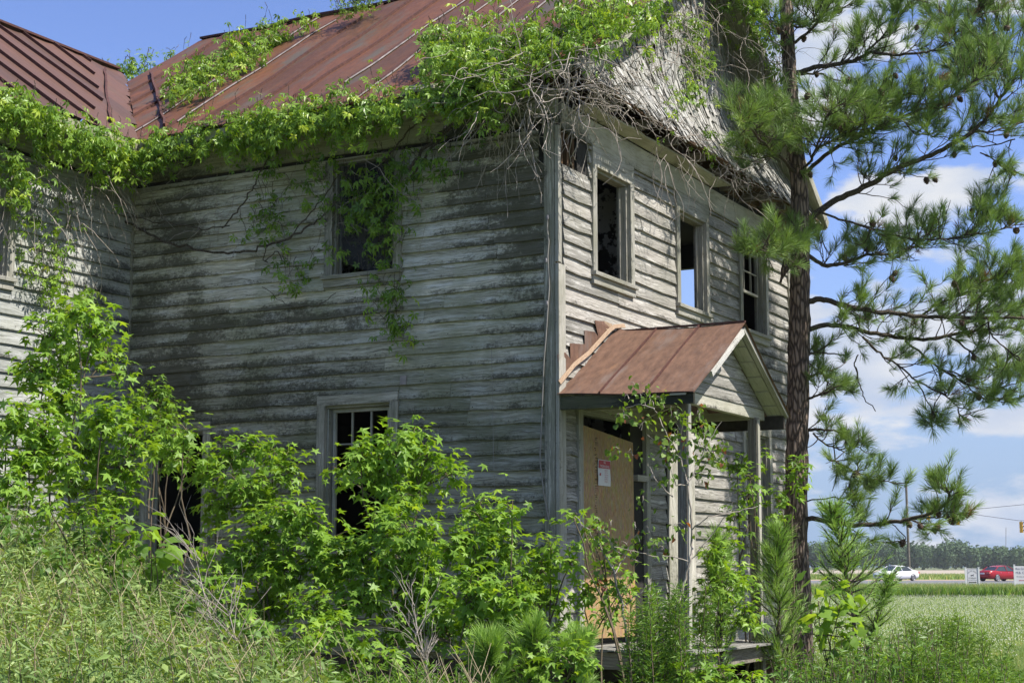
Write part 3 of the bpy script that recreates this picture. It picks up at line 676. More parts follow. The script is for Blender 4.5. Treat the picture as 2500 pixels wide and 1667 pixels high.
window('w',WC['up'],PC,M['trim'],head=.10);window('w',WC['low'],PC,M['trim'])
# torn insect screen hanging in the upper front window
def screenm():
    m,nt,b,o=mat('insect_screen');b.inputs['Base Color'].default_value=(.035,.036,.036,1);b.inputs['Roughness'].default_value=.6
    t=N(nt,'ShaderNodeBsdfTransparent');mx=N(nt,'ShaderNodeMixShader');mx.inputs[0].default_value=.55;L(nt,t,mx,0,1);L(nt,b,mx,0,2);L(nt,mx,o);return m
s=MB();s.add([PA(-2.76,6.09,-.03),PA(-2.03,6.09,-.03),PA(-2.03,4.86,-.03),PA(-2.3,4.83,-.02),PA(-2.66,4.95,-.03),PA(-2.76,5.15,-.03)],[[0,1,2,3,4,5]])
s.build('torn_screen',screenm(),house)
# ---- door opening with the OSB sheet
mb=MB()
mb.box(PB_(.405,.88,-.002),PB_(.515,3.24,.046),.6);mb.box(PB_(.405,3.242,-.002),PB_(2.27,3.375,.049),.8);mb.box(PB_(2.15,.88,-.002),PB_(2.262,3.24,.046),.3)
mb.box(PB_(1.83,.88,-.12),PB_(1.93,3.2,-.03),.2);mb.box(PB_(1.96,.88,-.10),PB_(2.12,2.55,-.02),.35);mb.box(PB_(1.9,2.55,-.10),PB_(2.2,2.62,.05),.9)
mb.box(PB_(.515,3.19,-.10),PB_(2.15,3.24,-.001),.2);mb.box(PB_(1.96,2.66,-.115),PB_(2.12,3.18,-.1),.1)
mb.build('door_frame',M['trim'],house)
mb=MB();V=[]
for (y,z) in((.535,.86),(1.815,.845),(1.80,1.9),(1.79,2.97),(.535,3.07),(.53,2.)):V.append((.030+(.012 if y>1 else 0),y,z))
V2=[(x-.012,y,z) for x,y,z in V]
mb.add(V,[[0,1,2,3,4,5]]);mb.add(V2,[[5,4,3,2,1,0]])
for i in range(6):
    j=(i+1)%6;mb.add([V[i],V2[i],V2[j],V[j]],[[0,1,2,3]])
panel=mb.build('boarded_door_panel',M['osb'],house)
# stamped ink marks on the sheet: ruler ticks and small blocks
def text(s,size,P0,ux,uz,m,parent,name='lettering',align='CENTER',ext=.0004,wscale=1.):
    cu=bpy.data.curves.new('t','FONT');cu.body=s;cu.size=size;cu.align_x=align;cu.align_y='CENTER';cu.extrude=0
    ob=bpy.data.objects.new('t',cu);COL.objects.link(ob);bpy.context.view_layer.update()
    me=bpy.data.meshes.new_from_object(ob.evaluated_get(bpy.context.evaluated_depsgraph_get()))
    bpy.data.objects.remove(ob)
    o=bpy.data.objects.new(name,me);me.materials.clear();me.materials.append(m);COL.objects.link(o)
    ux=Vector(ux).normalized();uz=Vector(uz).normalized();nn=ux.cross(uz)
    Mx=Matrix(((ux.x*wscale,uz.x,nn.x,P0[0]),(ux.y*wscale,uz.y,nn.y,P0[1]),(ux.z*wscale,uz.z,nn.z,P0[2]),(0,0,0,1)))
    me.transform(Mx);me.name=name
    if parent is not None:setp(o,parent)
    return o
mb=MB();z=2.95
while z>1.25:
    w=rng.uniform(.02,.085);h=rng.choice([.004,.006,.01])
    y0=.80+rng.uniform(0,.03)
    mb.box((.0335,y0,z),(.0345,y0+w,z+h),.3);z-=rng.uniform(.012,.04)
mb.box((.0335,.79,1.86),(.0345,.90,1.864));mb.box((.0335,.896,1.864),(.0345,.90,1.96))
mb.build('stamped_ink_marks',M['stamp'],panel)
text('1d',.11,(.036,.85,1.93),(0,1,0),(0,0,1),M['stamp'],panel,'stamped_ink_lettering')
text('1',.09,(.036,.84,1.72),(0,1,0),(0,0,1),M['stamp'],panel,'stamped_ink_lettering')
text('FCT',.06,(.036,.85,2.10),(0,1,0),(0,0,1),M['stamp'],panel,'stamped_ink_lettering')
# NO TRESPASSING sign
M['red']=simple('faded_sign_red',(.42,.035,.05),.6,0,.05,5);M['signwhite']=simple('sign_white',(.68,.66,.67),.5,0,.05,20);M['black']=simple('black_paint',(.02,.02,.025),.5)
sg=empty('warning_sign',(.05,1.08,2.2),'small red and white NO TRESPASSING sign on the boarded door','sign')
a=pB(1460.8,1120.5,.05);b_=pB(1490.8,1125,.05);c=pB(1460.8,1184,.05);y0,y1=a[1],b_[1];zt,zb=a[2],c[2];W_=y1-y0;H_=zt-zb
mb=MB();n=8
for i in range(n):
    q0=zb+H_*i/n;q1=zb+H_*(i+1)/n;x0=.046+.003*math.sin(i*.9);x1=.046+.003*math.sin((i+1)*.9)
    mb.add([(x0,y0,q0),(x0,y1,q0),(x1,y1,q1),(x1,y0,q1)],[[0,1,2,3]])
    mb.add([(x0-.002,y0,q0),(x0-.002,y1,q0),(x1-.002,y1,q1),(x1-.002,y0,q1)],[[3,2,1,0]])
mb.build('sign_plate',M['signwhite'],sg)
mb=MB();mb.add([(.0505,y0+W_*.04,zb+H_*.67),(.0505,y1-W_*.04,zb+H_*.67),(.0505,y1-W_*.04,zb+H_*.975),(.0505,y0+W_*.04,zb+H_*.975)],[[0,1,2,3]]);mb.build('red_header',M['red'],sg)
def stx(s,fz,size,m,ws=1.,fy=.5): text(s,size,(.0515,y0+W_*fy,zb+H_*fz),(0,1,0),(0,0,1),m,sg,'lettering',wscale=ws)
stx('NO',.90,H_*.15,M['signwhite'],.8);stx('TRESPASSING',.745,H_*.14,M['signwhite'],W_/(H_*1.02)*.93)
for i,t in enumerate(('THIS PROPERTY IS','PROTECTED BY','CELLULAR CAMERA','SURVEILLANCE','VIOLATORS WILL','BE PROSECUTED')): stx(t,.59-i*.085,H_*.07,M['red'],.55,.62)
mb=MB();mb.box((.0505,y0+W_*.1,zb+H_*.38),(.0512,y0+W_*.2,zb+H_*.47));mb.box((.0505,y0+W_*.17,zb+H_*.47),(.0512,y0+W_*.22,zb+H_*.49));mb.build('camera_symbol',M['red'],sg)
# tall leaning boards between door and back corner (pale boarded strip)
mb=MB();mb.box(PB_(2.79,.8,.026),PB_(3.61,3.25,.045),.9);mb.build('boarded_opening',M['trim'],house)
# ---- porch
pyc=1.44;pz=4.17;yl,yr=-.05,2.88;xo=1.52
def psl(y): return pz-(abs(y-pyc))*(.83/1.44)
def porch():
    mb=MB()
    for sgn in(-1,1):
        xs=np.linspace(.02,xo,13);ts=np.linspace(0,1,9);ye=yl if sgn<0 else yr
        X,T=np.meshgrid(xs,ts,indexing='ij');Y=pyc+(ye-pyc)*T;Z=pz-.83*T-.04*X*T*.9+.008*np.sin(X*5+T*7)
        if sgn<0:  # hugging the wall flashing: curl up near wall
            Z=Z+.05*np.exp(-X/.12)*(1-T)
        V=np.stack([X,Y,Z],-1).reshape(-1,3);i,j=np.meshgrid(np.arange(12),np.arange(8),indexing='ij');a=(i*9+j).ravel()
        Fc=np.stack([a,a+9,a+10,a+1],-1);uv=np.stack([X,T*1.7],-1).reshape(-1,2)
        mb.add(V,Fc if sgn>0 else Fc[:,::-1],.5+.2*sgn,uv);mb.add(V-[0,0,.012],Fc if sgn<0 else Fc[:,::-1],.5,uv)
    o=mb.build('porch_roof',M['porchroof'],house,smooth=False)
    s=MB()
    for x in(.5,1.0):
        for (sgn,ye) in((-1,yl),(1,yr)):
            for k in range(8):
                t0,t1=k/8,(k+1)/8
                s.beam((x,pyc+(ye-pyc)*t0,pz-.83*t0-.036*x*t0+.012),(x,pyc+(ye-pyc)*t1,pz-.83*t1-.036*x*t1+.012),.014,.022,up=(0,sgn*.5,.86))
    for k in range(6):
        s.beam((xo*k/6,pyc,pz+.015),(xo*(k+1)/6,pyc,pz+.012),.035,.02)
    s.build('roof_seams',M['rib'],o)
    s=MB();s.beam((xo-.02,pyc-.03,pz-.10),(xo-.02,pyc-.98,pz-.655),.035,.06,up=(0,-.5,.86),r=.95)
    s.build('peeling_rake_trim',M['peel'],o)
    s=MB()
    s.beam((xo-.05,pyc+.03,pz-.06),(xo-.05,yr-.02,pz-.88),.06,.05,up=(0,.5,.86),r=.5)
    s.build('rake_trim',M['trim'],o)
    # underside boards right-hand slope between gable face and rake
    s=MB()
    for k in range(6):
        t0,t1=k/6+.01,(k+1)/6-.004
        V=[]
        for x in(1.26,xo-.09):
            for t in(t0,t1):
                for dz in(-.05,-.03): V.append((x,pyc+(yr-pyc)*t,pz-.83*t-.03+dz))
        s.hexa(V,.5+.06*k)
        V=[]
        for x in(1.26,xo-.09):
            for t in(t0,t1):
                for dz in(-.05,-.03): V.append((x,pyc+(yl-pyc)*t,pz-.83*t-.03+dz))
        s.hexa(V,.5)
    s.build('rake_soffit_boards',M['frz'],o)
    # gable face: clapboards in a triangle
    s=MB();z=3.36
    while z<4.05:
        hw0=(pz-.08-z)/(.83/1.44);hw1=(pz-.08-min(z+.13,4.08))/(.83/1.44)
        V=[];x=1.24
        for (xx,zz,hw) in((x+.02,z,min(hw0,1.30)),(x+.004,min(z+.135,4.08),min(hw1,1.30))): V+=[(xx,pyc-hw,zz),(xx,pyc+hw,zz)]
        s.add(V,[[0,1,3,2]],rng.random(),[(0,0),(2*hw0,0),(2*hw0,1),(0,1)])
        V2=[(x,pyc-min(hw0,1.3),z),(x,pyc+min(hw0,1.3),z),(x+.02,pyc+min(hw0,1.3),z),(x+.02,pyc-min(hw0,1.3),z)];s.add(V2,[[0,1,2,3]],.3)
        z+=.13
    s.add([(1.235,pyc-1.3,3.36),(1.235,pyc+1.3,3.36),(1.235,pyc,4.09)],[[0,2,1]],.5)
    s.build('porch_gable_boards',M['sidB'],o)
    # fascia beams
    s=MB();s.box((.03,yl+.03,3.18),(xo-.02,yl+.07,3.315),.4);s.build('blackened_fascia',M['fascia'],o)
    s=MB();s.box((.03,yr-.08,3.14),(xo-.06,yr-.04,3.29));s.build('blackened_fascia',M['dark'],o)
    s=MB();s.box((1.17,.18,3.24),(1.25,2.75,3.355),.6);s.beam((.04,.62,3.27),(1.2,.62,3.27),.06,.09,r=.6);s.beam((.04,2.4,3.27),(1.2,2.4,3.27),.06,.09,r=.6)
    s.beam((.06,.9,3.3),(1.2,1.5,3.5),.04,.08,r=.4);s.beam((.06,2.1,3.3),(1.2,1.7,3.6),.04,.08,r=.4)
    s.build('porch_tie_beams',M['frz'],o)
    for k,x in enumerate(np.arange(.25,1.2,.3)):
        s=MB()
        for sgn,ye in((-1,yl+.08),(1,yr-.1)): s.beam((x,pyc,pz-.10),(x,ye,pz-.10-.83*abs(ye-pyc)/1.44),.045,.08,up=(0,sgn*.5,.86))
        s.build('porch_rafter',M['frz'],o)
porch()
pp=[((1.19,.49),(1.19,.42)),((1.22,2.46),(1.22,2.43))]
for k,((x,y),(x2,y2)) in enumerate(pp):
    mb=MB();mb.beam((x2,y2,.79),(x,y,3.25),.10,.095,up=(0,1,0),r=.3+.3*k);o=mb.build('porch_post',M['post'],house)
    mb=MB();mb.beam((x2+.058,y2,.80),(x+.058,y,3.23),.075,.013,up=(1,0,0),r=.95);mb.build('post_face_trim',M['trim'],o)
mb=MB()
for i,x in enumerate(np.arange(.03,1.42,.085)):
    mb.box((x,.0+rng.normal()*.012,.765+rng.normal()*.003),(x+.08,2.62+rng.normal()*.02,.79+rng.normal()*.003))
dk=mb.build('porch_deck',M['deck'],house)
mb=MB();mb.box((.03,.03,.6),(1.36,.08,.76));mb.box((1.33,.082,.6),(1.38,2.54,.762));mb.box((.03,2.5,.6),(1.32,2.55,.76));mb.build('deck_frame',M['post'],dk)
for (x,y) in((1.26,.13),(1.26,2.4),(1.26,1.3)):
    mb=MB();mb.box((x-.05,y-.05,-.1),(x+.05,y+.05,.758));mb.build('deck_leg',M['post'],dk)
# step flashing pieces climbing the wall beside the porch roof
fl=[((1365,935),(1362,865),(1380,860),(1401,885),(1367,932)),((1393,888),(1392,838),(1430,840),(1435,862),(1402,888)),((1428,860),(1427,806),(1452,810),(1466,828),(1436,860)),((1462,826),(1452,782),(1474,784),(1488,800),(1470,826)),((1476,800),(1474,783),(1495,791),(1494,803),(1482,805))]
for pts in fl:
    V=np.array([pB(x,y,.034+.012*rng.random()) for x,y in pts]);k=len(V);mb=MB()
    mb.add(V,[list(range(k))[::-1]],rng.random(),V[:,1:]);mb.add(V-[.004,0,0],[list(range(k))],.5,V[:,1:]);mb.build('step_flashing',M['flash'] if rng.random()<.4 else M['porchroof'],house)
mb=MB();cv=[(1366,934),(1402,890),(1437,862),(1466,830),(1488,806),(1500,797),(1525,795)]
for a,b_ in zip(cv[:-1],cv[1:]):
    mb.beam(pB(*a,.06),pB(*b_,.06),.045,.012,up=(1,0,.4),r=.7)
mb.build('wall_flashing',M['flash'],house)
# wires on the wall
def wire(name,pts,r,m,label,cat):
    mb=MB();mb.tube(pts,r,5);o=mb.build(name,m,None,True);tag(o,label,cat);return o
M['cable']=simple('old_cable_sheath',(.24,.225,.2),.7,0,.2,12)
pts=[pA(x,y,-.06) for x,y in((1337,528),(1336,560),(1340,590),(1337,625),(1341,700),(1333,820),(1328,880),(1321,1060),(1318,1120),(1327,1200),(1338,1260),(1350,1300))]
cbl=empty('electric_cable',pts[0],'pale sagging cable running down the shaded side of the corner board','cable')
mb=MB();mb.tube(pts,.008,6);mb.build('cable_run',M['cable'],cbl,True)
for (x,y) in((1337,531),(1334,636),(1336,740)):
    mb=MB();p=pA(x,y,-.06);mb.tube([p-[0,0,.025],p,p+[0,0,.025]],[.012,.017,.011],8);mb.build('insulator',M['galv'],cbl,True)
wire('hanging_wire',[pA(x,y,-.05) for x,y in((1200,852),(1203,1000),(1205,1120),(1211,1250))],.0028,M['cable'],'thin straight wire hanging down the shaded clapboards left of the corner','wire')
mb=MB();p=pA(985,928,-.03);mb.box(p-[.04,.01,.05],p+[.04,0,.05]);o=mb.build('metal_patch',M['galv'],house)
p=pA(1042,1560,-.12);mt=empty('meter_box',p,'small pale metal box low on the shaded wall behind the saplings','box')
mb=MB();mb.box(p-[.09,.06,.12],p+[.09,.06,.12],.5);mb.build('box_body',M['galv'],mt);mb=MB();mb.tube([p-[0,0,.125],p-[0,0,.5]],.02,8);mb.build('conduit',M['galv'],mt,True)
# ---------------------------------------------------------------- leaf templates
def star_t():
    V=[(0,0,0)];a0=math.radians(128);k=0
    tips=[(-128,.72),(-64,.95),(0,1.05),(64,.95),(128,.72)];o=[]
    for i,(a,r) in enumerate(tips):
        o.append((math.radians(a),r))
        if i<4: o.append((math.radians((a+tips[i+1][0])/2),.40))
    o.append((math.radians(180),.12))
    for a,r in o: V.append((r*math.sin(a),r*math.cos(a),-.22*r*r))
    n=len(o);return np.array(V),np.array([(0,1+(i+1)%n,1+i) for i in range(n)])
def comp_t():
    V=[];F_=[]
    for a,r in((0,1.),(48,.92),(-48,.92),(100,.66),(-100,.66)):
        a=math.radians(a);d=np.array([math.sin(a),math.cos(a),0]);s=np.array([d[1],-d[0],0]);k=len(V)
        V+=[d*.06,d*.55*r+s*.19*r+[0,0,.0],d*r+[0,0,-.34*r],d*.55*r-s*.19*r,d*.5*r+[0,0,-.10]]
        F_+=[(k,k+4,k+1),(k+4,k+2,k+1),(k,k+3,k+4),(k+4,k+3,k+2)]
    return np.array(V),np.array(F_)
def heart_t():
    V=[(0,0,.03),(.45,-.12,0),(.5,.35,-.02),(0,1,-.2),(-.5,.35,-.02),(-.45,-.12,0)]
    return np.array(V),np.array([(0,1,2),(0,2,3),(0,3,4),(0,4,5)])
def tulip_t():
    o=[(0,-.1),(.5,-.12),(.62,.28),(.42,.42),(.48,.92),(0,.72),(-.48,.92),(-.42,.42),(-.62,.28),(-.5,-.12)]
    V=[(0,.3,.06)]+[(x,y,-.12*(x*x+y*y)) for x,y in o];n=len(o);return np.array(V),np.array([(0,1+i,1+(i+1)%n) for i in range(n)])
def lance_t():
    return np.array([(0,0,0),(.13,.4,.02),(0,1,-.12),(-.13,.4,.02)]),np.array([(0,1,2,3)])
LT=dict(star=star_t(),vine=comp_t(),heart=heart_t(),tulip=tulip_t(),lance=lance_t())
def leaves(mb,kind,pos,out,size,upb=.9,spread=.55,droop=.35,rs=None,hang=0.):
    n=len(pos);
    nn=nrm(np.array([0,0,1.])*upb+rv(n)*spread+out*.45-lv*hang)
    f=nrm(rv(n)*[1,1,.35]+out*.5+np.array([0,0,-droop]))
    T,Fc=LT[kind];s=size*rng.uniform(.55,1.2,n)
    r=np.clip(rng.beta(2.2,2.2,n) if rs is None else rs,0,1)
    mb.inst(T,Fc,pos,frames(f,nn),np.stack([s*rng.uniform(.72,1.08,n),s,s*rng.uniform(-.2,2.4,n)],-1),r)
def bez(a,b,sag=0.,n=8,jit=.03):
    a=np.array(a,float);b=np.array(b,float);t=np.linspace(0,1,n)[:,None]
    P=a+(b-a)*t;P[:,2]+=sag*np.sin(math.pi*t[:,0]);d=np.linalg.norm(b-a)
    j=np.cumsum(rng.normal(size=(n,3))*jit*d/ math.sqrt(n),axis=0);j-=t*j[-1];return P+j
def ell(px,py,rx,ry,dep,rd=None):
    c=pd(px,py,dep);k=dep/3875.;return c,rx*k,(min(rx,ry)*k*1.0 if rd is None else rd),ry*k
def foliage_thing(name,label,cat,group,root,clumps,kind,size,dens,smat,sr=.014,parent_names=('stem','leaves'),tw=1.,hang=0.,upb=.9,rshift=0.,droop=.35,bias=0.,red=0.,plantstems=True,woody=None):
    """clumps: (centre, rx, rd, rz) ellipsoids; twigs run through each and carry the leaves"""
    root=np.array(root,float);e=empty(name,root,label,cat,group);sm=MB();lm=MB()
    prev=[]
    for (c,rx,rd,rz) in clumps:
        area=math.pi*rx*rz;nt_=max(2,int(26*area**.7*tw)+1)
        if plantstems:
            e_=c-[0,0,rz*.3];low=[q for q in prev if q[len(q)//2][2]<e_[2]]
            if len(prev)>=2 and low:
                q=min(low,key=lambda q:np.linalg.norm(q[-1]-e_));base=q[len(q)//2+1];r1=sr*.6
            else: base=root+np.array([rng.normal()*.05,rng.normal()*.05,0]);r1=sr
            q=bez(base,e_,0,9,.045);prev.append(q);sm.tube(q,np.linspace(r1,sr*.35,9),5)
        nL=max(2,int(dens*area/nt_+.5))
        for k in range(nt_):
            d=rv(1)[0];rr=rng.random()**.38
            p=c+rr*(rt*d[0]*rx+lv*d[1]*rd+np.array([0,0,d[2]*rz]));a=c+np.array([0,0,-rz*.5])+rv(1)[0]*min(rx,rd,rz)*.25
            if hang: a=p+np.array([0,0,rng.uniform(.05,.3)])+rv(1)[0]*.1
            tp=bez(a,p,.03,5,.12);sm.tube(tp,np.linspace(sr*.4,sr*.16,5),4,cap=False)
            t=rng.uniform(.35,1.12,nL)[:,None];q=a+(p-a)*t+rng.normal(size=(nL,3))*size*1.0
            if hang: q[:,2]-=rng.random(nL)*.12
            o=nrm(q-c+1e-6)
            hfac=np.clip((q[:,2]-c[2])/max(rz,.05),-1,1)
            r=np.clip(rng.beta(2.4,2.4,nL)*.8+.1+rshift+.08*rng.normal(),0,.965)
            if red: r=np.where(rng.random(nL)<red,1.,r)
            leaves(lm,kind,q,o,size,upb=upb,rs=r,hang=hang,droop=droop)
    if woody:
        for P,R in woody: sm.tube(P,R,6)
    sm.build(parent_names[0],smat,e,True);lm.build(parent_names[1],M[{'lance':'weed'}.get(kind,kind)],e)
    return e
def E(*a): return ell(*a)
# ---------------------------------------------------------------- star-leaved saplings in front of the walls
def sap(label,cl,dep,rootpx,dens=620,size=.074,group='star-leaved saplings growing along the walls',rshift=0.03,**k):
    dens=dens*1.9;k.setdefault('tw',1.5)
    c=[E(x,y,rx,ry,dep+rng.uniform(-.35,.35)) for x,y,rx,ry in cl];r=pd(rootpx,1560,dep);r[2]=float(gz(r[0],r[1]))-.03
    return foliage_thing('sapling',label,'sapling',group,r,c,'star',size,dens,M['stem'],rshift=rshift,**k)
sap('tallest bright green sapling against the left wing wall',[(185,760,60,45),(120,810,70,45),(230,800,60,45),(175,870,100,55),(265,860,50,40),(90,900,70,50),(160,960,90,60),(285,905,25,30)],13.6,150,dens=520)
sap('leafy sapling filling the left edge of the picture below the tall one',[(30,1010,60,60),(100,1040,70,60),(60,1110,90,60),(20,1180,80,50),(140,1120,60,50)],12.4,40,dens=560)
sap('sapling in the inner corner with sprays reaching right toward the small lower window',[(250,1020,70,50),(330,1000,60,35),(230,1100,80,60),(300,1130,70,50),(320,1075,45,40),(190,1180,70,45),(280,1210,60,35)],13.4,240,dens=560)
sap('shaded dark green sapling standing close to the wall left of the small lower window',[(385,960,40,35),(405,1000,55,45),(370,1050,45,45),(345,960,25,20)],16.6,380,dens=450,rshift=-.25)  # leaf colour lowered to stand for the shade close to the wall
sap('low sapling spreading across the dark small lower window',[(450,1045,50,32),(400,1090,60,40),(455,1110,70,35),(500,1140,50,40)],14.2,430,dens=430)
sap('sapling between the small window and the six-pane window, two rounded tops',[(560,1110,75,40),(620,1095,50,30),(690,1100,55,35),(590,1170,90,50),(700,1150,50,50),(540,1220,60,50),(640,1210,70,45)],14.6,590,dens=480,rshift=-.06)
sap('broad bushy sapling below the left side of the six-pane window',[(640,1290,90,60),(720,1250,80,50),(780,1290,80,55),(600,1350,90,60),(700,1370,110,70),(800,1370,80,60),(660,1450,100,60)],13.2,680,dens=560)
sap('wide domed sapling covering the lower right of the six-pane window',[(880,1110,55,40),(960,1090,75,42),(1040,1110,55,42),(1000,1060,70,25),(930,1150,90,50),(1030,1170,80,50),(1100,1150,40,30),(840,1150,50,25),(980,1210,70,40)],13.6,990,dens=560)
sap('sapling with a mounded crown just below the domed one',[(920,1270,70,50),(1000,1290,90,60),(880,1340,90,60),(980,1370,100,60),(900,1440,110,60),(1040,1420,90,60),(1070,1330,60,50)],12.9,960,dens=560)
sap('slim sapling with a bright tuft of leaves below the hanging wire',[(1165,1240,50,35),(1250,1240,35,28),(1200,1275,75,40),(1150,1320,70,50),(1230,1330,50,50),(1180,1390,100,50)],13.3,1180,dens=540)
sap('low spreading sapling at the foot of the shaded wall',[(1140,1450,90,60),(1210,1490,90,60),(1090,1520,100,60),(780,1480,110,50),(1270,1440,50,60),(990,1500,90,60)],12.6,1100,dens=520)
sap('pale-tipped sapling standing against the corner board',[(1345,1330,35,30),(1320,1380,50,40),(1300,1430,50,50),(1340,1455,50,40),(1390,1370,30,25),(1300,1510,50,50)],13.9,1310,dens=520)
sap('sapling low in front of the boarded door, left part',[(1430,1440,40,40),(1480,1490,45,35),(1395,1520,50,45),(1510,1440,30,35)],14.2,1450,dens=340,size=.075)
sap('leaning sapling with a long leafy arm in front of the boarded door',[(1400,1260,38,16),(1425,1285,28,18),(1455,1310,22,18),(1480,1350,28,22),(1470,1330,20,20),(1500,1385,30,25),(1545,1400,25,35)],13.7,1540,dens=420,size=.07,rshift=.08)
sap('star-leaved sapling behind the middle of the porch',[(1740,1350,50,35),(1770,1320,45,35),(1790,1400,50,40),(1760,1440,55,50),(1740,1500,60,60),(1820,1500,40,50)],16.2,1760,dens=420)
sap('low sapling beside the end of the porch deck',[(1700,1655,60,22),(1780,1650,70,25),(1700,1650,50,20),(1840,1655,40,20)],12.6,1760,dens=460,size=.07)
sap('sprig of star leaves growing up the trunk of the big pine',[(1905,1215,28,22),(1945,1130,24,26),(1895,1260,24,20),(1940,1180,28,22)],18.5,1950,dens=420,size=.085,rshift=-.05)
sap('sapling with a few leaves between the right porch post and the back corner window',[(1800,1130,30,35),(1830,1160,26,26),(1820,1200,30,30),(1850,1110,20,20),(1800,1250,35,30)],17.4,1810,dens=300,size=.08,rshift=-.1)
sap('sapling at the top of the grass bank left of the dark gap',[(200,1240,60,40),(270,1270,50,35),(120,1230,50,35),(320,1300,30,30)],11.6,230,dens=380,size=.068)
sap('low ragged sapling between the grass bank and the bushy saplings',[(520,1400,40,35),(560,1450,50,40),(600,1510,60,40),(640,1560,60,35),(500,1340,30,30)],11.4,590,dens=420,size=.068)
sap('sapling low at the foot of the wall below the six-pane window',[(800,1530,80,45),(880,1570,80,40),(740,1550,60,40),(960,1590,70,35)],11.6,850,dens=360,size=.068)
sap('ragged saplings along the bottom edge right of the dark wall base',[(1330,1600,70,50),(1400,1600,60,50),(1250,1590,80,50),(1180,1600,80,40)],11.8,1300,dens=430,size=.07)
# thin small-leaved tree in front of the porch (twigs carry leaf tassels)
def thin_tree(label,lines,blobs,dep,size,dens,red,group):
    W=[]
    P0=pd(*lines[0][0],dep);P0[2]=float(gz(P0[0],P0[1]))
    for ln in lines:
        P=np.array([pd(x,y,dep+.12*math.sin(i*1.7+x)) for i,(x,y) in enumerate(ln)])
        t=np.linspace(0,1,len(P));tt=np.linspace(0,1,len(P)*4);P=np.stack([np.interp(tt,t,P[:,k]) for k in range(3)],-1)+rng.normal(size=(len(tt),3))*.006
        W.append((P,np.linspace(.014 if ln is lines[0] else .006,.0025,len(P))))
    W[0][0][0]=P0
    cl=[E(x,y,rx,ry,dep+rng.uniform(-.15,.15)) for x,y,rx,ry in blobs]
    return foliage_thing('thin_tree',label,'tree',group,P0,cl,'heart',size,dens,M['greytwig'],sr=.008,plantstems=False,red=red,droop=.8,upb=.5,woody=W)
o_=lambda x,y:(1300+x/3.135,750+y/3.135)
q_=lambda x,y:(1250+x/3.033,1150+y/3.033)
thin_tree('thin grey-stemmed young tree with small curled leaves in front of the porch posts',
 [[(1655,1560),(1655,1490),(1668,1430),(1685,1370),(1690,1330),(1688,1250),(1680,1185),(1662,1120),(1630,1060),(1600,1000),(1580,950)],[(1682,1180),(1705,1130),(1730,1080),(1760,1030)],[(1690,1290),(1730,1260),(1790,1250),(1850,1235)],[(1685,1370),(1640,1360),(1600,1355),(1550,1345),(1500,1335)],[(1685,1370),(1740,1300),(1790,1230)],[(1662,1120),(1620,1090),(1580,1060)],[(1600,1000),(1560,985),(1520,1000)],[(1640,1210),(1600,1170),(1580,1130)],[(1680,1185),(1650,1180),(1640,1150)]],
 [(*o_(790,600),16,18),(*o_(830,670),25,20),(*o_(880,720),22,18),(*o_(700,810),40,20),(*o_(820,900),28,22),(*o_(740,690),16,8),(*o_(1010,720),30,22),(*o_(1080,800),28,26),(*o_(1120,900),30,30),(*o_(1270,780),22,16),(*o_(1275,830),18,16),(*o_(670,1090),40,18),(*o_(760,1110),20,14),(*o_(1000,1040),24,20),(*o_(1110,1010),26,28),(*o_(1280,930),26,26),(*o_(1250,1010),22,22),(*o_(1100,1120),40,26),(*o_(1210,1150),30,16),(*o_(900,1200),24,12),(*o_(1050,1240),20,14),(*o_(950,1340),20,10),(*o_(1030,1360),24,14),(*o_(1280,1290),26,26),(*o_(1350,1100),30,28),(*o_(1470,1020),24,22),(*o_(1440,1110),34,24),(*o_(850,1470),22,16),(*o_(1330,960),24,24),(*o_(1380,1170),30,18),(*q_(1010,430),18,12),(*q_(920,410),14,10),(*q_(1050,530),30,14),(*q_(1200,400),26,12),(*q_(1270,440),24,12),(*q_(1360,450),14,10)],13.0,.046,900,.07,'thin young trees at the porch')
thin_tree('thin young tree with sparse dark leaves crossing the lower half of the boarded door',
 [[(1542,1640),(1530,1560),(1520,1480),(1500,1400),(1470,1340),(1440,1300),(1405,1260)],[(1560,1370),(1510,1350),(1470,1290)],[(1520,1480),(1570,1440),(1600,1400)],[(1500,1400),(1540,1330),(1560,1290)],[(1560,1620),(1565,1560),(1540,1520)]],
 [(*q_(640,350),22,14),(*q_(640,410),20,18),(*q_(680,470),26,22),(*q_(740,380),14,14),(*q_(640,490),18,18),(*q_(740,560),26,16),(*q_(850,510),28,16),(*q_(880,620),24,14),(*q_(950,500),24,12),(*q_(1030,540),24,14),(*q_(1120,560),30,14),(*q_(760,700),14,10),(*q_(800,770),24,16),(*q_(640,760),30,20),(*q_(700,860),30,26),(*q_(780,900),30,30)],13.3,.048,760,.06,'thin young trees at the porch')
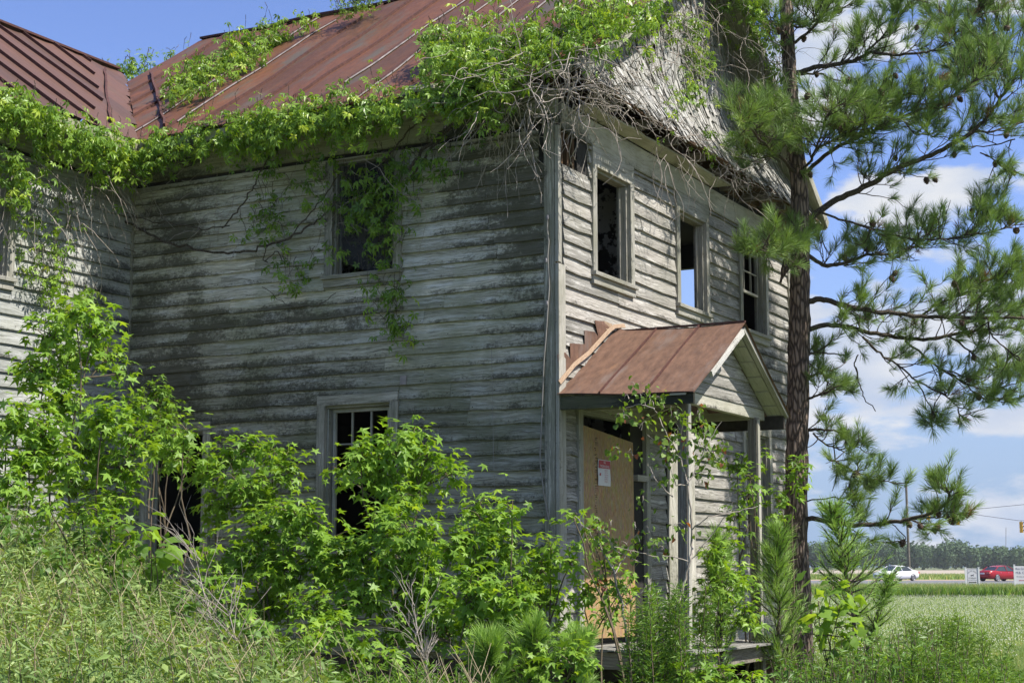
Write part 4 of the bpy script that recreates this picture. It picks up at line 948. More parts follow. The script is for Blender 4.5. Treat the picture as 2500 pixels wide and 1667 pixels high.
# ---------------------------------------------------------------- climbing creeper
def on_roof(x,y,off=.08):
    d=ray(x,y);n=np.array([0,-PIT,1.]);q=np.array([0,-.46,ZE+off]);return CAM+d*(((q-CAM)@n)/(d@n))
def on_wingroof(x,y,off=.08):
    d=ray(x,y);n=np.array([PIT,0,1.]);q=np.array([xe,0,ZE+off]);return CAM+d*(((q-CAM)@n)/(d@n))
def K(c): return ((c-CAM)@lv)/3875.
def cl3(c,rx,ry,rd=.12): k=K(c);return (c,rx*k,rd,ry*k)
def vine(label,clumps,root,dens=620,rshift=.08,size=.095,tw=1.5,**k):
    return foliage_thing('creeper',label,'creeper','creepers growing over the roof and walls',root,clumps,'vine',size,dens*1.25,M['twig'],sr=.01,tw=tw,hang=.35,upb=.75,droop=.8,plantstems=False,rshift=rshift,**k)
cl=[]
for x,y,ry in((-30,245,60),(20,262,62),(60,285,60),(100,300,55),(140,318,52),(180,335,48),(220,348,48),(260,362,42),(300,372,38),(330,380,34)): cl.append(cl3(pB(x,y,-LW+.55),36,ry*.8,.2))
cl+=[cl3(pB(x,y,-LW+.35),rx,ry,.1) for x,y,rx,ry in((20,400,30,40),(45,440,30,35),(30,480,25,20),(110,395,20,25),(250,420,18,25),(290,440,14,20))]
wl=lambda *p:[pB(x,y,-LW+.12) for x,y in p]
def smooth(P,n=4,j=.01):
    P=np.array(P);t=np.linspace(0,1,len(P));tt=np.linspace(0,1,len(P)*n);return np.stack([np.interp(tt,t,P[:,k]) for k in range(3)],-1)+rng.normal(size=(len(tt),3))*j
vine('thick creeper along the eave of the left wing',cl,pB(100,330,-LW+.45),dens=820)
cl=[cl3(pA(x,y,-.5),rx,ry,.2) for x,y,rx,ry in((345,378,34,26),(385,362,36,28),(425,350,34,30),(470,335,34,34),(510,325,36,36),(550,335,34,36),(590,310,34,34),(630,295,36,42),(670,295,36,42),(710,300,36,36),(750,285,36,40),(790,280,36,46),(830,275,36,44),(870,270,36,42),(910,272,34,40),(945,275,28,34),(975,262,24,24),(640,345,30,24),(850,325,30,20),(700,335,20,14))]
vine('thick leafy creeper along the front eave from the valley to the corner mass',cl,pA(640,330,-.45),dens=820)
cl=[cl3(on_roof(x,y,.16),rx,ry,.12) for x,y,rx,ry in((425,232,24,22),(450,205,34,32),(480,185,38,36),(515,165,42,38),(550,145,42,36),(585,125,42,32),(620,110,40,30),(600,150,32,18),(655,90,34,22),(690,80,30,14),(640,130,24,12),(730,66,30,9),(765,56,22,6),(560,175,26,18),(500,215,26,18))]
vine('bright creeper patch lying on the slope of the main roof',cl,on_roof(520,180,.02),dens=900)
cl=[cl3(pd(x,y,25.5),rx,ry,.3) for x,y,rx,ry in((300,175,36,18),(330,165,34,22),(280,180,24,12),(360,150,10,26),(350,175,30,14),(420,128,24,8),(450,122,18,8),(260,172,16,6))]
foliage_thing('bush','small bush of creeper showing behind the roof valley','creeper','creepers growing over the roof and walls',pd(320,200,25.5),cl,'vine',.09,500,M['twig'],hang=.2,plantstems=False)
cl=[cl3(pd(x,y,20.6),rx,ry,.4) for x,y,rx,ry in((850,8,50,14),(900,-10,60,20),(880,4,30,10),(835,20,20,8))]
foliage_thing('chimney_creeper','dark tangle of bare creeper on the ridge at the top edge','creeper','creepers growing over the roof and walls',pd(880,20,20.6),cl,'vine',.05,120,M['dark'],hang=.2,plantstems=False,tw=10)
# big mass at the front corner
cl=[]
for x,y,rx,ry in((1075,105,52,45),(1060,150,42,44),(1120,95,56,46),(1170,110,58,52),(1110,165,60,56),(1170,185,60,56),(1225,125,56,52),(1235,185,50,48),(1280,110,50,46),(1330,85,52,42),(1380,62,50,42),(1425,35,52,42),(1150,240,48,40),(1100,225,44,34),(1050,215,34,28),(1020,245,30,24),(1200,245,36,34),(1460,10,50,34),(1210,290,20,24),(1105,275,26,26),(1290,150,40,26),(1195,45,34,12),(1130,250,30,34),(1500,30,30,20),(1350,120,40,24),(1400,100,40,26),(1450,70,40,30),(1490,60,36,30),(1520,20,36,28),(1470,100,30,18),(1560,30,34,26),(1600,5,34,26),(1580,60,26,20)):
    p=on_roof(x,y,.25)
    if p[1]<-.62: p=pA(x,y,-.62)
    cl.append(cl3(p,rx,ry,.22))
vine('largest creeper mass spilling over the front corner of the main roof',cl,on_roof(1230,150,.1),dens=720)
# leafy sprays on the gable
def pG(x,y,o=.12):
    p=pB(x,y,.3)
    for _ in range(4): p=pB(x,y,float(flare(np.array(p[2])))+o)
    return p
cl=[cl3(pG(x,y),rx,ry,.08) for x,y,rx,ry in((1537,57,40,28),(1587,20,44,28),(1500,15,40,26),(1594,138,28,16),(1640,50,40,40),(1700,60,40,40),(1690,120,36,34),(1712,170,34,40),(1690,205,34,30),(1665,230,24,22),(1635,258,24,18),(1702,240,14,22),(1786,268,28,18),(1725,318,26,12),(1617,207,20,14),(1745,20,50,40),(1790,60,40,40),(1640,320,12,8),(1730,350,14,8),(1740,375,10,6),(1860,240,30,18))]
vine('thin leafy creeper hanging down the shingled gable',cl,pG(1690,120),dens=420,size=.075)
cl=[cl3(pB(x,y,.62),rx,ry,.15) for x,y,rx,ry in((1830,30,26,34),(1850,60,26,30),(1868,90,26,26),(1880,60,26,14),(1885,130,14,30),(1895,165,14,26),(1880,205,12,20),(1890,240,14,20),(1905,70,20,14),(1830,0,30,24))]
vine('narrow creeper climbing the right-hand rake of the gable beside the pine',cl,pB(1868,100,.6),dens=520,size=.075)
# vine over the upper front window
c4=lambda x,y:(550+x/2.851,350+y/2.851)
cl=[cl3(pA(*c4(x,y),-.13),rx,ry,.06) for x,y,rx,ry in((680,120,24,20),(640,150,18,18),(830,220,28,34),(870,300,20,20),(930,290,26,20),(1040,330,34,30),(1130,350,36,34),(960,400,34,30),(900,500,34,22),(1000,520,34,24),(1090,500,34,24),(1150,200,30,40),(1200,130,26,24),(1160,430,30,36),(1250,300,22,28),(1290,430,22,26),(1160,600,22,28),(1080,680,26,18),(1100,760,30,20),(1180,760,26,16),(960,900,22,14),(1020,950,30,18),(1130,990,36,20),(1180,1020,26,20),(1120,1110,24,22),(1230,1120,30,14),(1090,1240,28,18),(1170,1260,26,18),(1240,1320,16,12),(1250,1380,26,12),(800,680,18,14),(740,750,26,14),(650,760,22,12),
 (700,380,18,26),(740,460,20,20),(560,350,24,14),(640,330,16,14),(370,410,26,16),(270,430,26,16),(350,500,24,16),(260,560,30,16),(180,540,24,10),(150,600,24,10),(320,600,20,18),(370,670,22,14),(430,850,28,18),(430,950,18,18),(520,900,28,18),(600,860,20,10),(340,220,22,14),(370,130,22,22),(430,270,18,12),(200,80,26,14),(120,30,26,16),(290,60,26,20),(460,300,12,8))]
wd=[(smooth([pA(*p,-.14) for p in pts]),R) for pts,R in (([(232,385),(262,450),(287,524),(320,548),(350,562),(400,590),(480,612),(552,619),(610,612),(655,598),(708,580),(750,555),(790,528),(830,480)],np.linspace(.018,.011,56)),([(540,560),(575,520),(600,490),(620,450),(640,410),(665,370)],.009),([(310,520),(370,545),(440,545),(500,560),(560,552)],.007),([(655,598),(640,630),(650,640),(675,612),(695,640)],.006),([(700,580),(760,520),(800,470),(830,420)],.007),([(640,700),(700,745),(770,750),(820,720)],.004),([(938,560),(940,600),(938,650)],.004),([(110,560),(200,530),(330,622)],.006))]
vine('creeper sprays trailing across the upper front window and down the wall',cl,pA(800,520,-.1),dens=330,size=.092,rshift=-.05,woody=wd)
cl=[cl3(pA(x,y,-.2),rx,ry,.07) for x,y,rx,ry in((1010,400,30,20),(1035,385,24,18),(1060,395,24,22),(1085,385,22,16),(1105,370,18,14),(1125,350,16,14),(1040,415,24,16),(1140,330,12,10),(1180,335,16,12),(1115,290,22,16),(1000,385,24,20))]
wd=[(smooth([pA(*p,-.2) for p in pts]),R) for pts,R in (([(1000,425),(1030,370),(1070,330),(1105,300),(1130,250)],.02),([(1005,430),(1050,365),(1100,310)],.014),([(1130,290),(1160,305),(1190,312)],.01),([(940,395),(985,330),(1040,290)],.01))]
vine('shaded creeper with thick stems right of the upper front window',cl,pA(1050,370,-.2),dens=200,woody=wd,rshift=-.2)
c1=lambda x,y:(x/2.613,500+y/2.613)
cl=[cl3(pB(*c1(x,y),-LW+.14),rx,ry,.07) for x,y,rx,ry in((200,40,24,20),(120,95,24,14),(210,100,26,22),(110,190,20,14),(300,150,22,22),(440,40,14,24),(470,130,12,24),(370,260,26,24),(420,340,22,22),(200,340,30,24),(260,390,26,20),(330,440,34,22),(230,490,26,16),(370,490,26,16),(290,560,20,14),(470,560,34,16),(540,600,30,18),(570,640,14,16),(420,600,24,14))]
vine('creeper strand hanging down the left wing wall above the tall sapling',cl,pB(120,640,-LW+.1),dens=300,size=.09)
# ---------------------------------------------------------------- bare stem tangles
def tangle(label,starts,root,lenr=(.4,1.2),rad=(.0035,.008),dirb=(0,0,-.35),wob=.75,name='bare_vine'):
    e=empty(name,root,label,'vine');mb=MB()
    for p in starts:
        n=rng.integers(7,13);ln=rng.uniform(*lenr);d=nrm(rv(1)[0]+np.array(dirb));P=[np.array(p)];st=ln/n
        for k in range(n):
            d=nrm(d+rv(1)[0]*wob*.6+np.array(dirb)*.18);P.append(P[-1]+d*st)
        r0=rng.uniform(*rad);mb.tube(P,np.linspace(r0,r0*.45,len(P)),4,rng.random(),cap=False)
        if rng.random()<.6:
            q=P[rng.integers(2,len(P)-1)];d2=nrm(rv(1)[0]+np.array(dirb));mb.tube([q,q+d2*st*1.2,q+nrm(d2+rv(1)[0]*.6)*st*2.3],[r0*.6,r0*.5,r0*.3],4,cap=False)
    mb.build('stem',M['greytwig'],e,True);return e
def cover(x): return rng.uniform(*x)
S1=[pA(cover((1130,1440)),cover((110,290)),-cover((.3,.65))) for _ in range(120)]
S1+=[pB(cover((1380,1470)),cover((120,260)),cover((.45,.65))) for _ in range(45)]
tangle('dense tangle of bare grey stems under the creeper at the broken roof corner',S1,pA(1300,200,-.5))
tangle('bare grey strands dangling from the roof corner over the shaded wall',[pA(cover((1180,1290)),cover((230,300)),-cover((.3,.55))) for _ in range(18)]+[pA(cover((1050,1300)),cover((280,400)),-cover((.05,.2))) for _ in range(12)],pA(1230,250,-.4),(.5,1.1),(.004,.007),(0,0,-1.1),.55)
S1=[]
for _ in range(280):
    x=cover((1430,1900));y=rng.random()**1.6*(190 if x<1800 else 330)-10;S1.append(pG(x,y,cover((.03,.2))) if x<1800+y*.2 else pB(x,y,cover((.5,.62))))
tangle('bare grey creeper stems netted over the top of the shingled gable',S1,pG(1650,60),(.4,1.1),(.003,.0065),(0,0,-.5))
S1=[pB(1850+y*.32+rng.normal()*8,y,cover((.48,.62))) for y in rng.uniform(20,300,70)]
tangle('bare stems hanging along the right-hand rake of the gable',S1,pB(1880,120,.55),(.3,.8),(.003,.006),(0,0,-.8))
S1=[]
for _ in range(150):
    t=rng.random();x=1440+440*t;y=200+262*t;S1.append(pB(x+rng.normal()*8,y+rng.normal()*13,cover((.42,.56))))
tangle('matted dead stems lying along the foot of the shingled gable',S1,pB(1640,320,.45),(.2,.6),(.003,.006),(-.1,.4,-.25))
S1=[pB(cover((1600,1720)),cover((350,420)),cover((.45,.55))) for _ in range(14)]+[pB(cover((1740,1800)),cover((400,440)),.5) for _ in range(7)]
tangle('bare twigs drooping from the eave over the middle upstairs window',S1,pB(1650,370,.5),(.4,.9),(.003,.006),(0,-.1,-.9),.6)
tangle('bare stems netted over the shaded wall around the upper window',[pA(cover((330,1060)),cover((380,560)),-cover((.04,.12))) for _ in range(60)],pA(700,420,-.1),(.3,1.1),(.0025,.005),(0,0,-.4),.7)
tangle('dark bare stems fanning down in the inner corner of the walls',[pB(cover((210,300)),cover((385,440)),-LW+cover((.1,.3))) for _ in range(40)]+[pB(cover((0,200)),cover((380,560)),-LW+cover((.08,.2))) for _ in range(40)],pB(260,420,-LW+.2),(.4,1.2),(.003,.007),(0,.2,-.9),.45)
# ---------------------------------------------------------------- the big pine
TD=20.3
pine=empty('pine_tree',(*pd(1950,1390,TD)[:2],0),'tall pine with a straight scaly trunk and cones beside the back corner of the house','pine tree')
tp=[(1953,1640),(1952,1560),(1950,1480),(1946,1400),(1942,1300),(1944,1200),(1946,1100),(1948,1000),(1949,900),(1951,800),(1953,700),(1954,620),(1953,540),(1952,470),(1945,380),(1935,300),(1930,220),(1926,150),(1922,80),(1918,0),(1912,-120),(1908,-260)]
tw_=np.array([66,64,62,60,57,56,54,53,52,51,50,48,46,44,40,38,36,35,34,33,30,26])/2*TD/3875
P=np.array([pd(x,y,TD) for x,y in tp])
t=np.linspace(0,1,len(P));tt=np.linspace(0,1,90);P=np.stack([np.interp(tt,t,P[:,k]) for k in range(3)],-1);R=np.interp(tt,t,tw_)
def rough_tube(mb,P,R,k,amp):
    n=len(P);T=nrm(np.gradient(P,axis=0));a=nrm(np.cross(T,[.31,.17,.1]));b=np.cross(T,a);ang=np.linspace(0,2*math.pi,k,endpoint=False)
    RR=R[:,None]*(1+rng.normal(size=(n,k))*amp)
    V=(P[:,None]+RR[:,:,None]*(np.cos(ang)[None,:,None]*a[:,None]+np.sin(ang)[None,:,None]*b[:,None])).reshape(-1,3)
    i=np.arange(n-1)[:,None]*k;j=np.arange(k)[None];j2=(j+1)%k
    mb.add(V,np.stack([i+j,i+j2,i+k+j2,i+k+j],-1).reshape(-1,4),0.)
mb=MB();rough_tube(mb,P,R,22,.055)
# broken stub + wound by the wall
mb.tube([pd(1925,640,TD),pd(1915,660,TD-.1),pd(1905,690,TD-.1)],[.07,.05,.02],7)
mb.build('trunk',M['bark'],pine,True)
g=lambda x,y:(1800+x/2.24,y/2.24)
h=lambda x,y:(1900+x/3.137,600+y/3.137)
j_=lambda x,y:(2000+x/3.92,1100+y/3.92)
# (points, base radius px, depth change, twig density, twig length m)
limbs=[
 ([g(320,400),g(430,365),g(560,350),g(650,330),g(720,285),g(860,300),g(1000,290),g(1120,270)],11,-.6,1.0,.75),
 ([g(700,290),g(800,200),g(850,100),g(930,60),g(990,-40)],5,-.3,1.0,.6),
 ([g(380,935),g(520,820),g(640,760),g(780,700),g(900,640),g(1100,570),g(1250,480),g(1400,380)],9,-1.2,1.35,.75),
 ([g(385,1215),g(500,1110),g(620,1060),g(740,1000),g(860,930),g(1000,870),g(1150,810),g(1290,720),g(1370,640),g(1440,540),g(1510,430),g(1560,330)],14,-.8,.85,.75),
 ([g(1290,720),g(1420,715),g(1520,690),g(1600,650)],5,.2,1.,.6),
 ([g(1430,540),g(1380,430),g(1260,330),g(1180,200),g(1150,100)],6,.4,1.5,.7),
 ([g(1500,430),g(1440,300),g(1400,180),g(1420,60)],5,.3,1.6,.7),
 ([g(1560,330),g(1620,200),g(1660,60)],5,.2,1.4,.7),
 ([g(1050,560),g(1180,440),g(1300,380),g(1420,330)],5,.8,1.3,.7),
 ([g(1520,760),g(1400,800),g(1250,800),g(1200,830)],3,.3,.25,.4),
 ([g(1330,830),g(1420,890),g(1500,930),g(1560,960)],3,.2,.45,.4),
 ([g(470,1165),g(600,1215),g(750,1255),g(950,1310),g(1130,1310),g(1250,1290),g(1330,1210),g(1400,1130),g(1470,1060)],5,.7,.95,.6),
 ([g(1250,1290),g(1400,1270),g(1500,1240),g(1560,1200)],3.5,.3,.9,.5),
 ([g(395,1400),g(480,1465),g(600,1430),g(700,1395),g(880,1385),g(1000,1330)],9,1.1,1.3,.65),
 ([h(170,450),h(300,400),h(420,430),h(600,480),h(800,510),h(1080,545),h(1300,550),h(1600,545),h(1880,560),h(2100,520)],13,-.7,.95,.7),
 ([h(1080,540),h(1250,430),h(1450,350),h(1600,280),h(1740,160)],5,-.6,1.5,.65),
 ([h(1500,550),h(1650,420),h(1800,350),h(1900,260)],5,-.3,1.6,.65),
 ([h(200,650),h(360,600),h(500,610),h(700,660),h(900,700),h(1150,720),h(1300,690),h(1500,650),h(1700,625),h(1880,640),h(2100,700)],11,.4,.6,.6),
 ([h(640,690),h(760,820),h(900,900),h(1050,1030),h(1250,1130),h(1350,1200),h(1420,1330)],5,.2,.75,.5),
 ([h(1060,1030),h(1120,1150),h(1180,1260),h(1220,1330)],3,.1,.9,.4),
 ([h(980,730),h(1180,900),h(1400,1040),h(1600,1110),h(1750,1080),h(1870,1030)],5,-.3,.75,.5),
 ([h(1450,1080),h(1550,1160),h(1700,1190),h(1800,1200)],3,-.1,1.,.4),
 ([h(1300,690),h(1500,830),h(1700,950),h(1850,1010)],4,.5,.75,.5),
 ([h(1600,560),h(1640,700),h(1800,830),h(1900,900)],4,-.5,.7,.5),
 ([h(400,1400),h(300,1440)],1,.1,.0,.3),
 ([h(215,840),h(300,815),h(500,835)],6,.3,.5,.45),
 ([h(215,1030),h(280,990),h(370,955),h(430,960)],5,-.4,.5,.4),
 ([h(215,1185),h(330,1130),h(490,1070)],6,-.5,.4,.45),
 ([h(220,890),h(330,960),h(380,1060),h(430,1130)],3,.3,.7,.45),
 ([h(610,840),h(580,900),h(620,1050),h(660,1180),h(750,1260)],3,.2,.06,.3),
 ([h(215,1410),h(340,1400),h(480,1425)],7,-.3,.3,.4),
 ([h(260,1430),h(380,1530),h(480,1560),h(600,1530),h(700,1520)],4,-.4,1.1,.45),
 ([j_(-200,640),j_(0,655),j_(230,700),j_(420,712),j_(700,680),j_(900,650),j_(1050,615),j_(1200,530),j_(1250,420),j_(1210,350)],11,-1.4,.75,.42),
 ([j_(900,650),j_(1100,640),j_(1250,640),j_(1370,620)],4,-.2,1.1,.35),
 ([j_(1050,660),j_(1130,730),j_(1200,800)],2,.1,.15,.3),
 ([j_(-120,480),j_(150,440),j_(300,520),j_(400,640),j_(520,720)],3,-.5,.35,.4),
 ([j_(60,60),j_(250,150),j_(400,220),j_(600,290),j_(750,310)],4,-.6,1.,.35),
 ([j_(380,210),j_(430,300),j_(450,380)],3,-.1,1.,.3),
 ([j_(700,700),j_(850,850),j_(700,880),j_(600,870)],2,.1,.1,.3),
 # toward the camera over the gable and the back corner window
 ([(1950,430),(1900,380),(1860,345),(1830,310),(1800,285)],8,-1.9,1.1,.6),
 ([(1860,345),(1870,300),(1890,262)],5,-.5,1.1,.6),
 ([(1960,420),(1990,370),(2010,310),(2030,260)],6,-1.5,1.1,.7),
 ([(2000,360),(2060,330),(2120,300)],5,-1.,1.6,.7),
 ([(1900,380),(1850,385),(1810,370)],5,-.8,1.,.5),
 ([(1950,560),(1910,590),(1870,600),(1835,610)],5,-1.9,.8,.45),
 ([(1950,540),(1940,570),(1925,610),(1915,630)],5,-1.2,.9,.4),
 ([(1922,90),(1890,60),(1860,40),(1845,20)],7,-.8,1.6,.55),
 ([(1925,60),(1960,70),(1990,50),(1985,20)],6,-.6,1.6,.55),
 ([g(300,250),g(420,150),g(480,60),g(540,-20)],7,-.4,.8,.5),
 ([g(440,100),g(560,60),g(650,10)],4,-.3,.45,.5),
 ([g(1100,270),g(1200,180),g(1300,100),g(1360,20)],4,-.4,1.3,.6),
 ([g(330,410),g(460,400),g(560,480),g(620,540),g(700,560)],5,.7,1.2,.6),
 ([g(640,760),g(760,640),g(840,560),g(960,500)],5,-.8,1.6,.65),
 ([g(880,640),g(980,740),g(1120,720)],4,-.5,1.2,.6),
]
bm_=MB();tpos=[];tdir=[];tw3=[]
kp=TD/3875.
for (pts,r0,dd,dn,tl) in limbs:
    n=len(pts);dep0=TD-(0 if pts[0][0]<1990 else rng.uniform(-.2,.4))
    P=np.array([pd(x,y,dep0+dd*(i/max(1,n-1))) for i,(x,y) in enumerate(pts)])
    t=np.linspace(0,1,n);tt=np.linspace(0,1,n*4);P=np.stack([np.interp(tt,t,P[:,k]) for k in range(3)],-1)
    P[1:-1]=(P[:-2]+P[2:]+P[1:-1]*2)/4;P+=rng.normal(size=P.shape)*.008
    R=np.linspace(r0*kp*.62,max(.006,r0*kp*.22),len(P));bm_.tube(P,R,7,cap=False)
    Lm=np.linalg.norm(np.diff(P,axis=0),axis=1).sum()
    ns_=int(Lm*dn*14.5+.5)
    # skip the part close to the trunk
    for s in range(ns_):
        f=rng.uniform(.18 if Lm>1.2 else .05,1.);ii=min(len(P)-2,int(f*(len(P)-1)));p=P[ii];T=nrm(P[min(ii+2,len(P)-1)]-P[max(0,ii-1)])
        d=nrm(T*.75+rv(1)[0]*[.8,1.,.55]+np.array([0,0,.12]));ln=tl*rng.uniform(.45,1.1)*(1.05-.4*f);m=6;Q=[p]
        for k in range(m): d=nrm(d+rv(1)[0]*.22+np.array([0,0,.06]));Q.append(Q[-1]+d*ln/m)
        Q=np.array(Q);bm_.tube(Q,np.linspace(.0085,.004,len(Q)),4,cap=False)
        tw3+=list(Q[1:])
        bare=rng.random()<.16
        if not bare: tpos.append(Q[-1]);tdir.append(nrm(Q[-1]-Q[-2]+[0,0,.03]))
        for k2 in range(rng.integers(2,5)):
            q=Q[rng.integers(2,len(Q))];d2=nrm(d+rv(1)[0]*.9+np.array([0,0,.15]));l2=rng.uniform(.10,.28)*tl/.6
            Q2=np.array([q,q+d2*l2*.5+rv(1)[0]*.01,q+nrm(d2+[0,0,.25])*l2]);bm_.tube(Q2,[.005,.0045,.0035],4,cap=False)
            if rng.random()<.72: tpos.append(Q2[-1]);tdir.append(nrm(Q2[-1]-Q2[-2]))
    if dn>.1: tpos.append(P[-1]);tdir.append(nrm(P[-1]-P[-3]))
bm_.build('branches',M['twig'],pine,True)
def tufts(mb,pos,dr,n=34,ln=(.12,.19),w=.0042,back=.11,rb=0.,cone=(.25,1.15),droop=.06):
    pos=np.array(pos);dr=nrm(np.array(dr));m=len(pos);p=np.repeat(pos,n,0);d=np.repeat(dr,n,0);tr=np.repeat(rng.random(m),n)
    f=rng.random(m*n)[:,None];b=p-d*back*f
    q=nrm(np.cross(d,rv(m*n)));dirn=nrm(d*.9+q*rng.uniform(*cone,m*n)[:,None]*(.45+.75*f)+[0,0,-droop])
    L_=rng.uniform(*ln,m*n);s=nrm(np.cross(dirn,rv(m*n)))*w/2
    mid=b+dirn*L_[:,None]*.55+[0,0,.004];tip=b+dirn*L_[:,None]+np.array([0,0,-1])*(droop*.35*L_[:,None])
    V=np.stack([b-s,b+s,mid+s,mid-s,tip],1).reshape(-1,3);k=np.arange(m*n)[:,None]*5
    r=np.clip(.12+.55*tr+.3*rng.random(m*n)-.1+rb,0,.94);r=np.where((tr>.985)&(rb==0),1.,r)
    mb.add(V,k+np.array([[0,1,2,3]]),np.repeat(r,5));base=mb.n-len(V)
    mb.L.append((k+np.array([[3,2,4]])+base).ravel());mb.C.append(np.full(m*n,3))
    mb.R.append(np.zeros(0));mb.V.append(np.zeros((0,3)));mb.U.append(np.zeros((0,2)))
nm=MB();tufts(nm,tpos,tdir,52);nm.build('needles',M['needle'],pine)
# cones
cones=[g(*p) for p in((555,40),(655,155),(215,145),(370,190),(385,470),(360,462),(445,420),(768,462),(860,385),(1000,140),(540,680),(560,690),(620,425),(1300,390),(1210,570),(855,860),(1130,940),(1045,935),(1205,825),(1470,725),(1410,880),(1530,950),(685,1150),(1293,1143),(1410,1140),(1350,1180),(1520,1240),(660,1310),(1200,1430),(1130,1510),(1475,145),(1510,140),(475,1015),(575,1400),(1010,610),(1290,410))]
cones+=[h(*p) for p in((525,985),(1185,1275),(1500,850),(1465,990),(1510,1170),(1270,230),(1395,580),(1485,640),(865,205),(965,170),(1370,125),(320,1280))]
cones+=[j_(*p) for p in((320,185),(350,230),(1100,500),(1165,555),(1210,605),(1270,690),(1245,640),(1185,720),(1205,810),(940,715),(830,855),(1365,570),(850,750))]
tw3=np.array(tw3);dd_=tw3-CAM;TPX=np.stack([CX0+F0*(dd_@rt)/(dd_@fw),CY0-F0*(dd_@upv)/(dd_@fw)],-1)
cm=MB();V=[];k=10
for i in range(11):
    t=i/10;rr=.030*math.sin(math.pi*(t**.8))**.7*(1.18 if i%2 else .80)+.003
    for a in range(k): an=2*math.pi*(a+.5*(i%2))/k;V.append((rr*math.cos(an),rr*math.sin(an),-.088*t-(.006 if i%2 else 0)))
Fc=[(i*k+a,i*k+(a+1)%k,(i+1)*k+(a+1)%k,(i+1)*k+a) for i in range(10) for a in range(k)]
cm.add(V,Fc);c0=cm.build('pine_cone',M['cone'],pine)
for i,(x,y) in enumerate(cones):
    o=c0 if i==0 else c0.copy()
    if i: COL.objects.link(o);setp(o,pine)
    p=tw3[int(np.argmin((TPX[:,0]-x)**2+(TPX[:,1]-y)**2))];o.matrix_basis=Matrix.Translation(Vector(p)+Vector((0,0,.008)))@Matrix.Rotation(rng.uniform(-.6,.6),4,'X')@Matrix.Rotation(rng.uniform(-.6,.6),4,'Y')@Matrix.Scale(rng.uniform(.95,1.3),4)
# ---------------------------------------------------------------- young pines
def young_pine(label,stem,dep,spread,nb,nlen=(.13,.2),n=34,w=.0038,root=None,updir=.6,y0f=.15,mat_='seedling',group='young pines growing wild by the house'):
    P=np.array([pd(x,y,dep) for x,y in stem]);P[0][2]=float(gz(P[0][0],P[0][1]))
    e=empty('young_pine',P[0],label,'young pine',group)
    P=smooth(P,5,.004);sb=MB();sb.tube(P,np.linspace(.022,.006,len(P)),6);tp_=[];td_=[]
    for i in range(nb):
        f=rng.uniform(y0f,1);ii=min(len(P)-2,int(f*(len(P)-1)));p=P[ii];d=nrm(rv(1)[0]*[1,1,.25]+np.array([0,0,updir]));ln=spread*(1.15-f*.8)*rng.uniform(.5,1.1);Q=[p]
        for k in range(5): d=nrm(d+rv(1)[0]*.12+np.array([0,0,.12]));Q.append(Q[-1]+d*ln/5)
        Q=np.array(Q);sb.tube(Q,np.linspace(.009,.004,6),4,cap=False)
        for k in (2,3,4,5):
            tp_.append(Q[k]);td_.append(nrm(Q[k]-Q[k-1]))
    tp_.append(P[-1]);td_.append([0,0,1])
    sb.build('stem',M['twig'],e,True);nb_=MB();tufts(nb_,tp_,td_,n,nlen,w,.14,.1,(.25,.9));nb_.build('needles',M[mat_],e)
young_pine('bushy young pine filling the space between the right porch post and the big pine trunk',[(1905,1640),(1900,1500),(1898,1400),(1895,1290)],17.2,.52,105,n=14,nlen=(.10,.17))
young_pine('young pine behind the left part of the porch, seen between the posts',[(1760,1640),(1755,1500),(1752,1400),(1748,1300)],16.2,.42,60,n=13,nlen=(.10,.17))
young_pine('tall open young pine standing clear in front of the flowering field',[(2105,1660),(2085,1520),(2075,1440),(2060,1370),(2045,1290),(2030,1240)],14.5,.52,80,n=11,nlen=(.09,.15),y0f=.22,updir=.3)
young_pine('leaning young pine with curved bare twigs right of the tall open one',[(2100,1665),(2120,1560),(2150,1470),(2175,1400)],15.,.30,30,n=11,nlen=(.09,.14),y0f=.3,updir=.35)
young_pine('small pine seedling at the bottom edge below the shaded wall base',[(1190,1667),(1195,1620),(1200,1570)],11.8,.35,26,nlen=(.1,.16))
young_pine('pine seedling just left of the deck corner',[(1290,1667),(1300,1600),(1310,1540)],12.1,.35,26,nlen=(.1,.16))
young_pine('pine seedling in front of the deck under the boarded door',[(1400,1667),(1410,1620),(1415,1560)],12.,.35,26,nlen=(.1,.16))
# ---------------------------------------------------------------- feathery weeds (dog fennel), tulip sapling
def fennel(label,pts,dep,r,nst,hpx,cat='weed'):
    (x,y)=pts;c=pd(x,y,dep);c[2]=float(gz(c[0],c[1]));top=pd(x,hpx,dep)[2]
    e=empty('feathery_weed',c,label,cat,'feathery weeds in the foreground');sb=MB();lb=MB()
    for i in range(nst):
        b=c+rt*rng.normal()*r*.6+lv*rng.normal()*r*.6;tz=top-abs(rng.normal())*.22*(top-c[2]);q=b+rt*rng.normal()*.12+lv*rng.normal()*.12;q[2]=tz
        P=bez(b,q,0,6,.04);sb.tube(P,np.linspace(.007,.003,6),4,cap=False)
        L_=np.linalg.norm(q-b);n=int(L_*260);f=rng.random(n)**.8;pp=b+(q-b)*f[:,None]
        rad=(.17*(1.05-f))[:,None]+.02
        o=nrm(rv(n)*[1,1,.3]+[0,0,.35]);p0=pp+o*rad*rng.random((n,1));
        lb.inst(*LT['lance'],p0,frames(nrm(o+rv(n)*.5),rv(n)),np.stack([rng.uniform(.03,.05,n),rng.uniform(.04,.085,n),np.full(n,.06)],-1),np.clip(.25+.5*f+.2*rng.normal(size=n),0,1))
    sb.build('stem',M['stem'],e,True);lb.build('leaves',M['fennel'],e);return e
fennel('dark feathery bush in front of the porch deck',(1628,1640),12.8,.26,34,1425)
fennel('round dark feathery weed standing in the field edge',(2325,1600),17.,.33,34,1500)
fennel('feathery weed at the bottom edge below the open young pine',(2225,1680),12.5,.28,22,1560)
